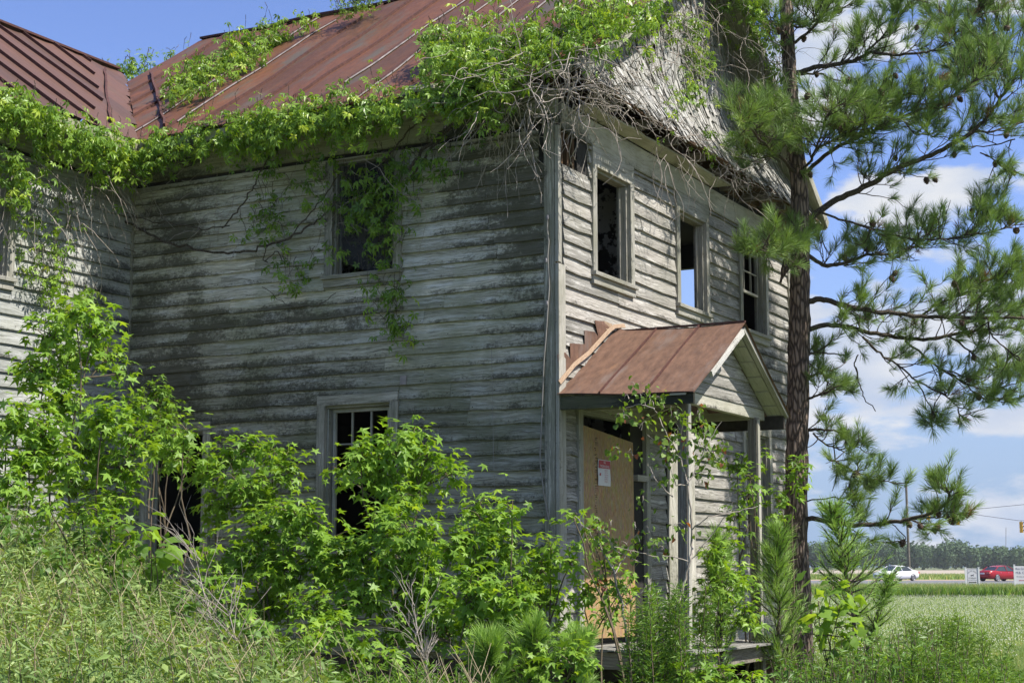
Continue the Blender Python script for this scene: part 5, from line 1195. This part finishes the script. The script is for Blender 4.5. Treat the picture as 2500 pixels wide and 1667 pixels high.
fennel('feathery weed in the bottom right corner',(2470,1680),12.5,.35,24,1600)
fennel('low feathery weed between the two bottom right ones',(2350,1690),12.,.35,20,1625)
fennel('bright feathery weed low in the grass at bottom left',(250,1690),7.6,.16,26,1560)
fennel('feathery weed at the bottom edge left of the dark wall base',(690,1690),9.,.22,20,1590)
fennel('feathery weed at the bottom edge under the meter box',(1020,1690),10.5,.3,20,1610)
c=[E(x,y,rx,ry,13.2+rng.uniform(-.15,.15)) for x,y,rx,ry in((2030,1435,30,24),(2000,1470,26,18),(2050,1470,28,28),(1985,1510,22,22),(2060,1520,30,26),(2035,1545,30,20),(2085,1545,26,18),(1950,1540,22,16),(2000,1560,18,14),(2110,1575,20,14))]
r=pd(2040,1640,13.2);r[2]=0
foliage_thing('tulip_sapling','sapling with a few very large bright four-lobed leaves in front of the field','sapling',None,r,c,'tulip',.105,420,M['stem'],sr=.010,tw=.6,upb=.55)
c=[E(x,y,rx,ry,11.5) for x,y,rx,ry in((370,1300,40,26),(410,1320,36,22),(330,1330,34,22),(380,1350,40,20),(290,1310,22,16))]
r=pd(370,1500,11.5);r[2]=float(gz(r[0],r[1]))
foliage_thing('broadleaf_weed','big-leaved weed in the dark gap below the small lower window','weed',None,r,c,'tulip',.12,330,M['stem'],sr=.008,tw=.7,upb=.7,rshift=-.2)
# ---------------------------------------------------------------- weeds, grass
TX=[-400,0,150,300,430,560,700,900,1300,1900,2050,2200,2500,2900];TY=[1170,1200,1240,1310,1400,1490,1580,1628,1640,1640,1590,1570,1530,1530]
def topy(px,dp):
    base=np.interp(px,TX,TY);f=np.clip((12.8-dp)/6.3,0,1);return np.where(px<900,base+np.maximum(1665-base,0)*f*.82,base)
def weeds(name,n,pxr,dr_,hmax,wd,label,mat_,kindf,lean,rb=0.,seed=0,hm=.25,blade=True,extra=0.):
    px=rng.uniform(*pxr,n);dp=np.sqrt(rng.uniform(dr_[0]**2,dr_[1]**2,n))
    base=CAM[None,:2]+lv[None,:2]*dp[:,None]+rt[None,:2]*((px-CX0)/3875.*dp)[:,None]
    zb=gz(base[:,0],base[:,1]);ty=topy(px,dp)+rng.normal(size=n)*20-abs(rng.normal(size=n))*(rng.random(n)<.12)*55+34*np.sin(px*.021+dp*1.3)*np.sin(px*.047-dp*2.1)+extra
    zt=H0+(1382-ty)*dp/3875.;h_=np.clip(zt-zb,hm,hmax)*rng.uniform(.72,1.05,n)
    ok=(zt-zb>-.35);base=base[ok];zb=zb[ok];h_=h_[ok];n=ok.sum();px=px[ok]
    d=nrm(np.stack([rng.normal(size=n),rng.normal(size=n),np.zeros(n)],-1));bend=h_*rng.uniform(.12,.5,n)
    ln_=rt[None]*lean
    ts=np.array([0,.35,.7,1.]);s=nrm(np.cross(d,[0,0,1.]))
    P=[];b3=np.concatenate([base,zb[:,None]-.02],1)
    for t in ts:
        p=b3+np.array([0,0,1.])*(h_*(t-.12*t*t))[:,None]+(d*bend[:,None]+ln_*h_[:,None])*(t**1.8);w_=wd*(1-t*.96)*rng.uniform(.7,1.2,n);P+=[p-s*w_[:,None]/2,p+s*w_[:,None]/2]
    V=np.stack(P,1).reshape(-1,3);k=np.arange(n)[:,None,None]*8+np.array([[0,1,3,2],[2,3,5,4],[4,5,7,6]])[None]
    mb=MB();pat=-.02+.2*np.sin(base[:,0]*1.9+1.3*np.sin(base[:,1]*1.4))+.12*np.sin(base[:,1]*3.1+base[:,0]*.7);r=np.clip(rng.beta(2,2.4,n)+rb+pat,0,1);mb.add(V,k.reshape(-1,4),np.repeat(r,8));return mb,b3,h_
mb,b3,h_=weeds('w',75000,(-350,760),(6.,13.5),1.9,.008,'','weed',None,-.14,rb=.05)
tag(mb.build('tall_grass',M['weed']),'tall mixed grass and weeds covering the bank at the left','grass',kind='stuff')
mb,b3,h_=weeds('w',26000,(700,2100),(8.5,14.5),.6,.008,'','weed',None,-.05,rb=-.05)
tag(mb.build('undergrowth',M['weed']),'low weedy undergrowth along the foot of the house','undergrowth',kind='stuff')
mb,b3,h_=weeds('w',40000,(1950,2800),(11,30),.34,.011,'','weed',None,0,rb=.05,hm=.12)
tag(mb.build('field_grass',M['weed']),'rough grass between the house and the flowering field','grass',kind='stuff')
# small leaves among the weeds
def weedleaves(n,pxr,dr_,size,mat_,name,label,hm,zlo=.25,ex=6):
    px=rng.uniform(*pxr,n);dp=rng.uniform(*dr_,n);base=CAM[None,:2]+lv[None,:2]*dp[:,None]+rt[None,:2]*((px-CX0)/3875.*dp)[:,None]
    zb=gz(base[:,0],base[:,1]);ty=topy(px,dp)+ex+34*np.sin(px*.021+dp*1.3)*np.sin(px*.047-dp*2.1)+abs(rng.normal(size=n))*10;zt=np.minimum(H0+(1382-ty)*dp/3875.,zb+hm);ok=zt-zb>.1
    q=np.concatenate([base,(zb+(zt-zb)*(zlo+(1-zlo)*rng.random(n)**.55))[:,None]],1)[ok];mb=MB();m=len(q)
    leaves(mb,'lance',q,rv(m)*.6,size,upb=.8,spread=.9,rs=np.clip(rng.beta(2,2.2,m)*.85+.13*np.sin(q[:,0]*2.3+1.7*np.sin(q[:,1]*1.6))+.05,0,.97));return tag(mb.build(name,mat_),label,'weeds',kind='stuff')
weedleaves(70000,(-350,760),(6.5,13.),.05,M['weed'],'weed_leaves','small narrow leaves of the weeds on the left bank',1.9)
weedleaves(22000,(650,2150),(9,14.5),.075,M['fennel'],'undergrowth_leaves','small dark leaves in the undergrowth at the foot of the house',.6)
weedleaves(12000,(2050,2700),(11.5,20),.07,M['fennel'],'field_edge_leaves','small green leaves in the rough grass at the right',.35)
# dry stalks
mb=MB()
for i in range(180):
    x=rng.uniform(-60,760) if i<150 else rng.uniform(760,1200);dp=rng.uniform(6.5,11.5);y=float(topy(x,dp))+rng.uniform(-75,60);t_=pd(x,y,dp);b=t_+rt*rng.uniform(.15,.55)+lv*rng.normal()*.15;b[2]=float(gz(b[0],b[1]))
    if t_[2]-b[2]<.3: continue
    P=bez(b,t_,.05,8,.03);mb.tube(P,np.linspace(.0032,.0012,8),4,cap=False)
    for k in range(rng.integers(2,6)):
        q=P[rng.integers(4,8)];mb.tube([q,q+nrm(rv(1)[0]*[1,1,.3]+np.array([-.25,0,.9]))*rng.uniform(.06,.2)],[.0016,.0008],3,cap=False)
tag(mb.build('dry_stalks',M['dry']),'thin straw-coloured dead stalks leaning left among the weeds','dry stalks',kind='stuff')
def brush(label,px,py,dep,n=26,sz=.45):
    c=pd(px,py,dep);b=c+rt*.25;b[2]=float(gz(b[0],b[1]));e=empty('dead_weed',b,label,'dead weed','dead branching weeds');mb=MB()
    P=bez(b,c,0,7,.03);mb.tube(P,np.linspace(.007,.004,7),5)
    for i in range(n):
        q=P[rng.integers(3,7)];d=nrm(rv(1)[0]*[.8,.8,.3]+np.array([-.35*rt[0],-.35*rt[1],.75]));l=sz*rng.uniform(.35,1);Q=bez(q,q+d*l,.02,5,.08);mb.tube(Q,np.linspace(.003,.0012,5),4,cap=False)
        for k in range(3):
            s_=Q[rng.integers(1,5)];mb.tube([s_,s_+nrm(d+rv(1)[0]*.6)*l*.35],[.0018,.0008],3,cap=False)
    mb.build('branches',M['greytwig'],e)
brush('brown dead weed in the gap left of the bushy saplings',480,1370,10.8)
brush('brown dead weed in front of the mounded sapling',1010,1480,11.2)
brush('dead weed between the bank and the bushy saplings',560,1500,10.)
# ---------------------------------------------------------------- the field and beyond
def strewn(n,urange,drange,z,hr,wr,mat_,name,label,rb,kind='tri',cat='grass'):
    dp=rng.uniform(*drange,n);px=rng.uniform(*urange,n);b=CAM[None,:2]+lv[None,:2]*dp[:,None]+rt[None,:2]*((px-CX0)/3875.*dp)[:,None]
    b=np.concatenate([b,np.full((n,1),z)],1);h_=rng.uniform(*hr,n);w_=rng.uniform(*wr,n);d=nrm(np.stack([rng.normal(size=n),rng.normal(size=n),np.zeros(n)],-1));l=rng.normal(size=(n,3))*[1,1,0]*h_[:,None]*.3
    V=np.stack([b-d*w_[:,None]/2,b+d*w_[:,None]/2,b+l+[0,0,1]*h_[:,None]],1).reshape(-1,3);mb=MB();mb.add(V,np.arange(n*3).reshape(-1,3),np.repeat(np.clip(rng.random(n)*.9+rb,0,1),3));return tag(mb.build(name,mat_),label,cat,kind='stuff')
strewn(80000,(1700,2750),(24,80),.03,(.08,.2),(.012,.03),M['weed'],'clover','pale green clover growing in the field',0.,cat='clover')
M['flower']=simple('white_flower_heads',(.5,.5,.42),.8,0,.1,5)
n=24000;dp=np.sqrt(rng.uniform(24**2,80**2,n));px=rng.uniform(1700,2750,n);b=CAM[None,:2]+lv[None,:2]*dp[:,None]+rt[None,:2]*((px-CX0)/3875.*dp)[:,None];z=rng.uniform(.12,.24,n)
mb=MB();oct_=np.array([(1,0,0),(0,1,0),(-1,0,0),(0,-1,0),(0,0,1.)]);mb.inst(oct_,np.array([(0,1,4),(1,2,4),(2,3,4),(3,0,4)]),np.concatenate([b,z[:,None]],1),np.broadcast_to(np.eye(3),(n,3,3)),rng.uniform(.008,.015,n),rng.random(n))
tag(mb.build('clover_flowers',M['flower']),'countless small white flower heads over the field','flowers',kind='stuff')
strewn(85000,(1700,2800),(80,108),.03,(.2,.62),(.025,.05),M['weed'],'verge_grass','tall grass on the verge in front of the road',.12)
strewn(14000,(1700,2800),(80,85),.03,(.25,.6),(.08,.2),M['fennel'],'verge_weeds','darker weeds along the near edge of the verge',.1,cat='weeds')
strewn(26000,(1700,2800),(172,232),.2,(.2,.6),(.06,.15),M['weed'],'far_grass','grass beyond the road',.12)
# far wood
mb=MB();nT=620
for i in range(nT):
    d=rng.uniform(600,680);u=rng.uniform(-40,300) if i<480 else rng.uniform(-500,600);x=CX0+u/d*3875
    hgt=rng.uniform(8.5,10.)*(1+.12*math.sin(u*.05+1))*(d/600)
    if 2310<x<2360: hgt*=1.25
    c=CAM+lv*d+rt*u;c[2]=hgt*.55;n=330;p=rv(n)*rng.random((n,1))**.35*[hgt*.36,hgt*.36,hgt*.52];p[:,2]=np.where(p[:,2]<-hgt*.3,p[:,2]*.9,p[:,2])
    lob=np.sin(p[:,:1]*2+i)*.3;q=c+p*(1+lob*.3);nn=nrm(p+rv(n)*.8)
    T=np.array([(-.5,-.5,0),(.5,-.4,.1),(.4,.5,0),(-.5,.4,.1)]);mb.inst(T,np.array([(0,1,2,3)]),q,frames(rv(n),nn),rng.uniform(.4,.95,n),np.clip(.25+.25*rng.random()+.25*rng.random(n)+.25*p[:,2]/(hgt*.5)*.5,0,1))
tag(mb.build('far_wood',M['farleaf']),'long low line of distant woodland along the horizon','wood',kind='stuff')
# pole, wires, signals, mast
def at_px(x,y,d): return pd(x,y,d)
pole=empty('utility_pole',(*pd(2213,1400,180)[:2],.2),'bare wooden pole standing beyond the white car','pole')
pt=pd(2212,1175,180);mb=MB();mb.tube([(pt[0],pt[1],0.),(pt[0],pt[1],6),(pt[0],pt[1],pt[2])],[.17,.15,.13],10);mb.build('shaft',M['post'],pole,True)
mb=MB();mb.tube([(pt[0],pt[1],pt[2]),(pt[0],pt[1],pt[2]+.06)],[.14,.10],10);mb.build('pole_cap',M['dark'],pole,True)
M['wire']=simple('black_wire',(.03,.03,.035),.6)
def span(pts,label,r=.022):
    P=smooth(pts,6,0.);mb=MB();mb.tube(P,r,5);o=mb.build('overhead_wire',M['wire'],None,True);tag(o,label,'wire',group='overhead signal wires')
A0=pd(2212,1262,180);span([A0,pd(2290,1252,172),pd(2366,1244,160),pd(2500,1231,155),pd(3000,1180,150),pd(3800,1090,145)],'upper of the two overhead wires, rising to the right')
A1=pd(2212,1238,180);span([A1,pd(2266,1243,165),pd(2338,1251,158),pd(2370,1254,157),pd(2493,1271,157),pd(3000,1262,152),pd(3800,1190,145)],'lower overhead wire sagging to the hanging signals')
M['sigy']=simple('signal_yellow',(.75,.42,.02),.5,0,.08,3)
def signal(x,y0,y1,label,d=157):
    t=pd(x,y0,d);b=pd(x,y1,d);h_=t[2]-b[2];e=empty('traffic_signal',(t[0],t[1],b[2]),label,'traffic signal','yellow traffic signals hung over the road')
    ax=nrm(-lv*.55+rt*.85);sd_=np.array([-ax[1],ax[0],0]);w=.17
    mb=MB()
    for k in range(3):
        z0=b[2]+h_*k/3+.015;z1=b[2]+h_*(k+1)/3-.015;V=[]
        for a in(-.14,.14):
            for c_ in(-w,w):
                for z in(z0,z1): V.append(np.array([t[0],t[1],0])+ax*a+sd_*c_+[0,0,z])
        mb.hexa(V,.5)
    mb.tube([(t[0],t[1],b[2]+.01),(t[0],t[1],t[2]-.01)],.1,8);mb.build('housing',M['sigy'],e)
    for k in range(3):
        zc=b[2]+h_*(k+.5)/3;c_=np.array([t[0],t[1],zc])+ax*.142;mb=MB();mb.tube([c_-ax*.01,c_+ax*.02],.115,14);mb.tube([c_+[0,0,.1],c_+[0,0,.1]+ax*.16],.05,8);mb.build('lens_hood',M['black'],e)
    mb=MB();mb.tube([(t[0],t[1],t[2]-.02),(t[0],t[1],t[2]+.12)],.03,6);mb.build('hanger',M['wire'],e)
signal(2266,1244,1269,'yellow traffic signal half hidden by pine twigs, the farther left one');signal(2338,1254,1281,'yellow traffic signal half hidden by pine cones, the middle one');signal(2493,1273,1300,'yellow traffic signal hanging clear at the right edge')
mast=pd(2456,1400,900);mt_=pd(2456,1287,900)
mb=MB();mb.tube([(mast[0],mast[1],0),(mt_[0],mt_[1],mt_[2])],.16,5);tag(mb.build('radio_mast',M['galv']),'very thin radio mast above the distant wood','mast')
# roadside signs
def board(label,xl,xr,yt,yb,d,posts,rows,frame=True,name='roadside_sign',zoff=0):
    a=pd(xl,yt,d);b=pd(xr,yt,d);c=pd(xl,yb,d);W_=np.linalg.norm((b-a)[:2]);Z0,Z1=c[2],a[2];u=nrm((b-a)*[1,1,0]);nn=np.array([u[1],-u[0],0]);o=a*[1,1,0]
    e=empty(name,(o[0],o[1],0),label,'sign');mb=MB()
    def Q(s,z,f): return o+u*s+nn*f+np.array([0,0,z])
    def bx(s0,s1,z0,z1,f0,f1): mb.hexa([Q(s,z,f) for s in(s0,s1) for f in(f0,f1) for z in(z0,z1)],.5)
    bx(0,W_,Z0,Z1,-.02,.0);mb.build('sign_board',M['signwhite'],e)
    for s in posts:
        mb=MB();bx(s*W_-.05,s*W_+.05,0,Z1+.07,-.03,.025);bx(s*W_-.065,s*W_+.065,Z1+.071,Z1+.1,-.04,.035);mb.build('sign_post',M['white'],e)
    if frame:
        mb=MB();m=.12*W_;w=.018;bx(m,W_-m,Z1-.06-w,Z1-.06,.001,.004);bx(m,W_-m,Z0+.06,Z0+.06+w,.001,.004);bx(m,m+w,Z0+.06+w,Z1-.06-w,.001,.004);bx(W_-m-w,W_-m,Z0+.06+w,Z1-.06-w,.001,.004);mb.build('border_line',M['black'],e)
    for (s,fz,size,ws,m_,txt) in rows:
        if txt=='HORSE':
            mb=MB();h0=Z0+(Z1-Z0)*fz;k=size
            pl_=[(-1,.1),(-.8,.3),(.3,.32),(.7,.75),(1.05,.55),(.75,.4),(.6,0),(1.0,-.35),(.8,-.4),(.4,-.1),(-.3,-.1),(-.7,-.55),(-.9,-.5),(-.65,-.1)]
            mb.add([Q(W_*s+x*k,h0+y*k,.006) for x,y in pl_],[list(range(len(pl_)))]);mb.build('horse_silhouette',M['black'],e);continue
        if txt=='ARROW':
            mb=MB();h0=Z0+(Z1-Z0)*fz;k=size;pl_=[(-1,.16),(-.72,0),(-1,-.16),(-.7,-.16),(-.55,-.09),(.62,-.09),(.62,-.2),(1,0),(.62,.2),(.62,.09),(-.55,.09),(-.7,.16)]
            mb.add([Q(W_*s+x*k*ws,h0+y*k,.006) for x,y in pl_],[list(range(len(pl_)))[::-1]]);mb.build('arrow',m_,e);continue
        text(txt,size,Q(W_*s,Z0+(Z1-Z0)*fz,.006),u,(0,0,1),m_,e,'lettering','CENTER' if frame else 'LEFT',wscale=ws)
M['navy']=simple('navy_lettering',(.02,.03,.12),.6)
# arched SPRING ACRES built letter by letter
d1=105.
board('small white framed roadside sign with a horse and the words SPRING ACRES STABLES',2357,2389,1387,1431,d1,(0.,1.),[(.5,.61,.12,1,M['black'],'HORSE'),(.5,.46,.13,1.05,M['black'],'STABLES'),(.5,.355,.075,1.0,M['black'],'Boarding & Lessons'),(.5,.235,.28,1,M['black'],'ARROW'),(.5,.115,.105,.95,M['black'],'252-670-1414')])
sgn=[o for o in COL.objects if o.name.startswith('roadside_sign')][0]
a=pd(2357,1387,d1);b=pd(2389,1387,d1);u=nrm((b-a)*[1,1,0]);nn=np.array([u[1],-u[0],0]);W_=np.linalg.norm((b-a)[:2])
for i,ch in enumerate('SPRING ACRES'):
    if ch==' ':continue
    an=math.radians(62-i*11.3);cx=W_*.5-math.sin(an)*W_*.34;cz=a[2]-.44+math.cos(an)*.27
    text(ch,.105,a*[1,1,0]+u*cx+nn*.006+np.array([0,0,cz]),u*math.cos(an)+np.array([0,0,math.sin(an)]),np.array([0,0,math.cos(an)])-u*math.sin(an),M['black'],sgn,'lettering')
board('white church direction sign with navy lettering cut by the right edge',2476,2520,1381,1425,100.,(0.,1.),[(.06,.84,.2,1.,M['navy'],'Rio Grande'),(.06,.62,.2,1.,M['navy'],'M.B. Church'),(.08,.41,.11,1.,M['black'],'1.8 miles on left'),(.42,.20,.20,1.2,M['red'],'ARROW')],frame=False)
# ---------------------------------------------------------------- cars
M['carwhite']=simple('white_car_paint',(.80,.80,.82),.25,0,.02,1);M['carred']=simple('red_car_paint',(.33,.012,.02),.22,.2,.05,1)
M['glass']=simple('dark_car_glass',(.03,.04,.05),.08,0,.1,1);M['tyre']=simple('tyre_rubber',(.02,.02,.02),.8);M['alloy']=simple('alloy_wheel',(.5,.5,.52),.3,.8,.1,5)
M['tail']=simple('red_tail_lamp',(.55,.12,.10),.2);M['lamp']=simple('clear_head_lamp',(.25,.27,.3),.1)
def car(name,label,paint,pos,ang,L_=4.95,Wd=1.86,Hh=1.46):
    e=empty(name,pos,label,'car');ca,sa=math.cos(ang),math.sin(ang)
    def T(p): p=np.asarray(p,float);return np.stack([pos[0]+p[...,0]*ca-p[...,1]*sa,pos[1]+p[...,0]*sa+p[...,1]*ca,pos[2]+p[...,2]],-1)
    # x forward; stations: x, z belt/hood, half width, z bottom
    st=[(-.5,.62,.62,.42),(-.485,.86,.78,.30),(-.44,.98,.86,.24),(-.36,1.0,.91,.22),(-.26,.99,.93,.2),(-.1,.97,.93,.18),(.08,.96,.93,.18),(.2,.95,.92,.18),(.30,.93,.91,.2),(.40,.86,.88,.22),(.46,.76,.8,.24),(.49,.62,.66,.28),(.5,.5,.5,.34)]
    mb=MB();ring=[]
    for (x,z,w,zb_) in st:
        x*=L_;w*=Wd/1.86;ring.append([(x,-w*.82,zb_),(x,-w,zb_+.12),(x,-w*1.0,(z+zb_)/2+.05),(x,-w*.97,z-.10),(x,-w*.86,z),(x,0,z+.035),(x,w*.86,z),(x,w*.97,z-.10),(x,w,(z+zb_)/2+.05),(x,w,zb_+.12),(x,w*.82,zb_)])
    V=T(np.array(ring).reshape(-1,3));k=11;Fc=[(i*k+a,i*k+(a+1)%k,(i+1)*k+(a+1)%k,(i+1)*k+a) for i in range(len(st)-1) for a in range(k)]
    mb.add(V,Fc);mb.add(V[:k],[list(range(k))]);mb.add(V[-k:],[list(range(k))[::-1]])
    # roof
    rs=[(-.33,.97,.70),(-.20,1.33,.62),(-.10,1.44,.60),(.02,Hh,.59),(.10,1.42,.60),(.26,.97,.72)]
    rp=[];
    for i,(x,z,w) in enumerate(rs[1:5]): rp.append([(x*L_,-w*1.02,z-.05),(x*L_,-w*.8,z+.015),(x*L_,0,z+.035),(x*L_,w*.8,z+.015),(x*L_,w*1.02,z-.05)])
    V=T(np.array(rp).reshape(-1,3));Fc=[(i*5+a,i*5+a+1,(i+1)*5+a+1,(i+1)*5+a) for i in range(3) for a in range(4)];mb.add(V,Fc)
    body=mb.build('body',paint,e,True)
    for p in body.data.polygons: p.use_smooth=True
    # pillars
    pm=MB()
    for s in(-1,1):
        for (x0,z0,w0,x1,z1,w1,th) in((.26,.95,.80,.10,1.41,.60,.05),(.0,.95,.86,-.0,1.43,.60,.06),(-.33,.97,.76,-.20,1.32,.63,.09)):
            pm.beam(T(np.array([x0*L_,s*w0,z0])),T(np.array([x1*L_,s*w1,z1])),th,.05,up=(ca,sa,0))
    pm.build('pillars',paint,e)
    gm_=MB();
    lo=[(-.33,.955,.80),(-.2,.95,.85),(0,.95,.87),(.12,.95,.86),(.26,.95,.80)];hi=[(-.20,1.34,.60),(-.14,1.38,.60),(0,1.42,.58),(.05,1.42,.58),(.10,1.40,.59)]
    for s in(-1,1):
        V=[T(np.array([x*L_,s*w,z])) for x,z,w in lo]+[T(np.array([x*L_,s*w,z])) for x,z,w in hi];gm_.add(V,[(i,i+1,i+6,i+5) for i in range(4)])
    for(a,b_) in((lo[0],hi[0]),(lo[-1],hi[-1])): gm_.add([T(np.array([a[0]*L_,-a[2],a[1]])),T(np.array([a[0]*L_,a[2],a[1]])),T(np.array([b_[0]*L_,b_[2],b_[1]])),T(np.array([b_[0]*L_,-b_[2],b_[1]]))],[[0,1,2,3]])
    gm_.build('windows',M['glass'],e)
    for x in(-.29,.31):
        for s in(-1,1):
            c_=np.array([x*L_,s*.845,.335]);mb=MB();mb.tube([T(c_-[0,.11,0]),T(c_+[0,.11,0])],.335,20);wo_=mb.build('wheel',M['tyre'],e)
            mb=MB();cc=T(c_+[0,s*.112,0]);
            pts=[];
            mb.tube([cc-T([0,0,0])*0,T(c_+[0,s*.118,0])],.09,10)
            for q in range(10):
                an=q*math.pi/5;mb.beam(T(c_+np.array([0,s*.116,0])),T(c_+np.array([.24*math.cos(an),s*.116,.24*math.sin(an)])),.045,.012,up=(-sa,ca,0))
            ri=np.array([c_+np.array([.25*math.cos(a),s*.116,.25*math.sin(a)]) for a in np.linspace(0,2*math.pi,21)]);mb.tube(T(ri),.018,4);mb.build('rim',M['alloy'],wo_)
    for s in(-1,1):
        mb=MB();mb.hexa(T(np.array([(x*L_,s*y,z) for x in(.455,.478) for y in(.52,.78) for z in(.62,.72)])));mb.build('headlight',M['lamp'],e)
        mb=MB();mb.hexa(T(np.array([(x*L_,s*y,z) for x in(-.497,-.46) for y in(.5,.84) for z in(.72,.86)])));mb.build('tail_lamp',M['tail'],e)
        mb=MB();mb.tube([T(np.array([.2*L_,s*.86,.98])),T(np.array([.195*L_,s*1.0,1.03]))],[.04,.085],8);mb.build('wing_mirror',paint,e)
        mb=MB()
        for x in (.05,-.17): mb.beam(T(np.array([x*L_,s*.937*Wd/1.86,.80])),T(np.array([(x-.03)*L_,s*.937*Wd/1.86,.80])),.02,.02)
        mb.build('door_handle',M['alloy'],e)
    mb=MB();mb.hexa(T(np.array([(x*L_,y,z) for x in(.485,.503) for y in(-.42,.42) for z in(.38,.60)])));mb.build('grille',M['black'],e)
    mb=MB();mb.hexa(T(np.array([(x*L_,y,z) for x in(-.505,-.495) for y in(-.24,.24) for z in(.66,.80)])));mb.build('number_plate',M['signwhite'],e)
    return e
vd=math.atan2(lv[1],lv[0]);p=pd(2187,1405,155);car('sedan_car','white four-door car driving left on the far road',M['carwhite'],(p[0],p[1],.23),math.pi/2+vd+math.radians(33))
p=pd(2441,1405,152);car('sedan_car','dark red four-door car driving right between the two roadside signs',M['carred'],(p[0],p[1],.23),vd-math.pi/2+math.radians(33))

# ---------------------------------------------------------------- leafy weeds breaking up the edge of the bank
def clump_plants(n,name,label,pxr,dr_,kind,mat_,size,hm,nl,up):
    mb=MB();sm=MB()
    for i in range(n):
        px=rng.uniform(*pxr);dp=rng.uniform(*dr_);y=float(topy(px,dp))+up+rng.uniform(-55,30);t=pd(px,y,dp);b=t.copy()+rt*rng.normal()*.12;b[2]=float(gz(t[0],t[1]))
        if t[2]-b[2]<.2: continue
        if t[2]-b[2]>hm: t[2]=b[2]+hm
        P=bez(b,t+lv*rng.normal()*.1,0,7,.06);sm.tube(P,np.linspace(.006,.002,7),4,cap=False)
        m=nl;f=rng.uniform(.3,1.,m);q=np.stack([np.interp(f*6,np.arange(7),P[:,k]) for k in range(3)],-1);o=nrm(rv(m)*[1,1,.3]+[0,0,.2]);q=q+o*rng.uniform(.01,.11,(m,1))*(1.2-f)[:,None]*1.6
        leaves(mb,kind,q,o,size,upb=.7,spread=.6,rs=np.clip(rng.beta(2,2,m)*.6+rng.random()*.3,0,.9))
    sm.build(name+'_stems',M['stem'],None,True);o=[q for q in COL.objects if q.name.startswith(name+'_stems')][-1];tag(o,'green stems of the '+label,'weeds',kind='stuff')
    tag(mb.build(name,mat_),label,'weeds',kind='stuff')
clump_plants(260,'leafy_weeds','leafy weeds with narrow leaves standing out of the grass bank',(-100,780),(6.5,13.5),'lance',M['weed'],.085,2.1,60,0)
clump_plants(120,'heart_leaf_weeds','round-leaved weeds tangled along the top of the grass bank',(-100,720),(10,13.),'heart',M['fennel'],.05,2.0,55,-10)

clump_plants(170,'right_leafy_weeds','mixed leafy weeds at the lower right in front of the field',(1880,2300),(11.5,16.),'lance',M['fennel'],.075,1.1,45,10)
# ---------------------------------------------------------------- thin summer haze
hb=MB();hb.box((-900,-120,-1.),(500,900,60));hz_=hb.build("haze",M["white"])
hz_.data.materials.clear()
m=bpy.data.materials.new('summer_haze');m.use_nodes=True;m.node_tree.nodes.clear();nt=m.node_tree
o=N(nt,'ShaderNodeOutputMaterial');pv=N(nt,'ShaderNodeVolumePrincipled');pv.inputs['Color'].default_value=(.86,.92,1,1);pv.inputs['Density'].default_value=.00015;nt.links.new(pv.outputs[0],o.inputs['Volume'])
hz_.data.materials.append(m);tag(hz_,'thin pale haze in the air over the fields','haze',kind='stuff')
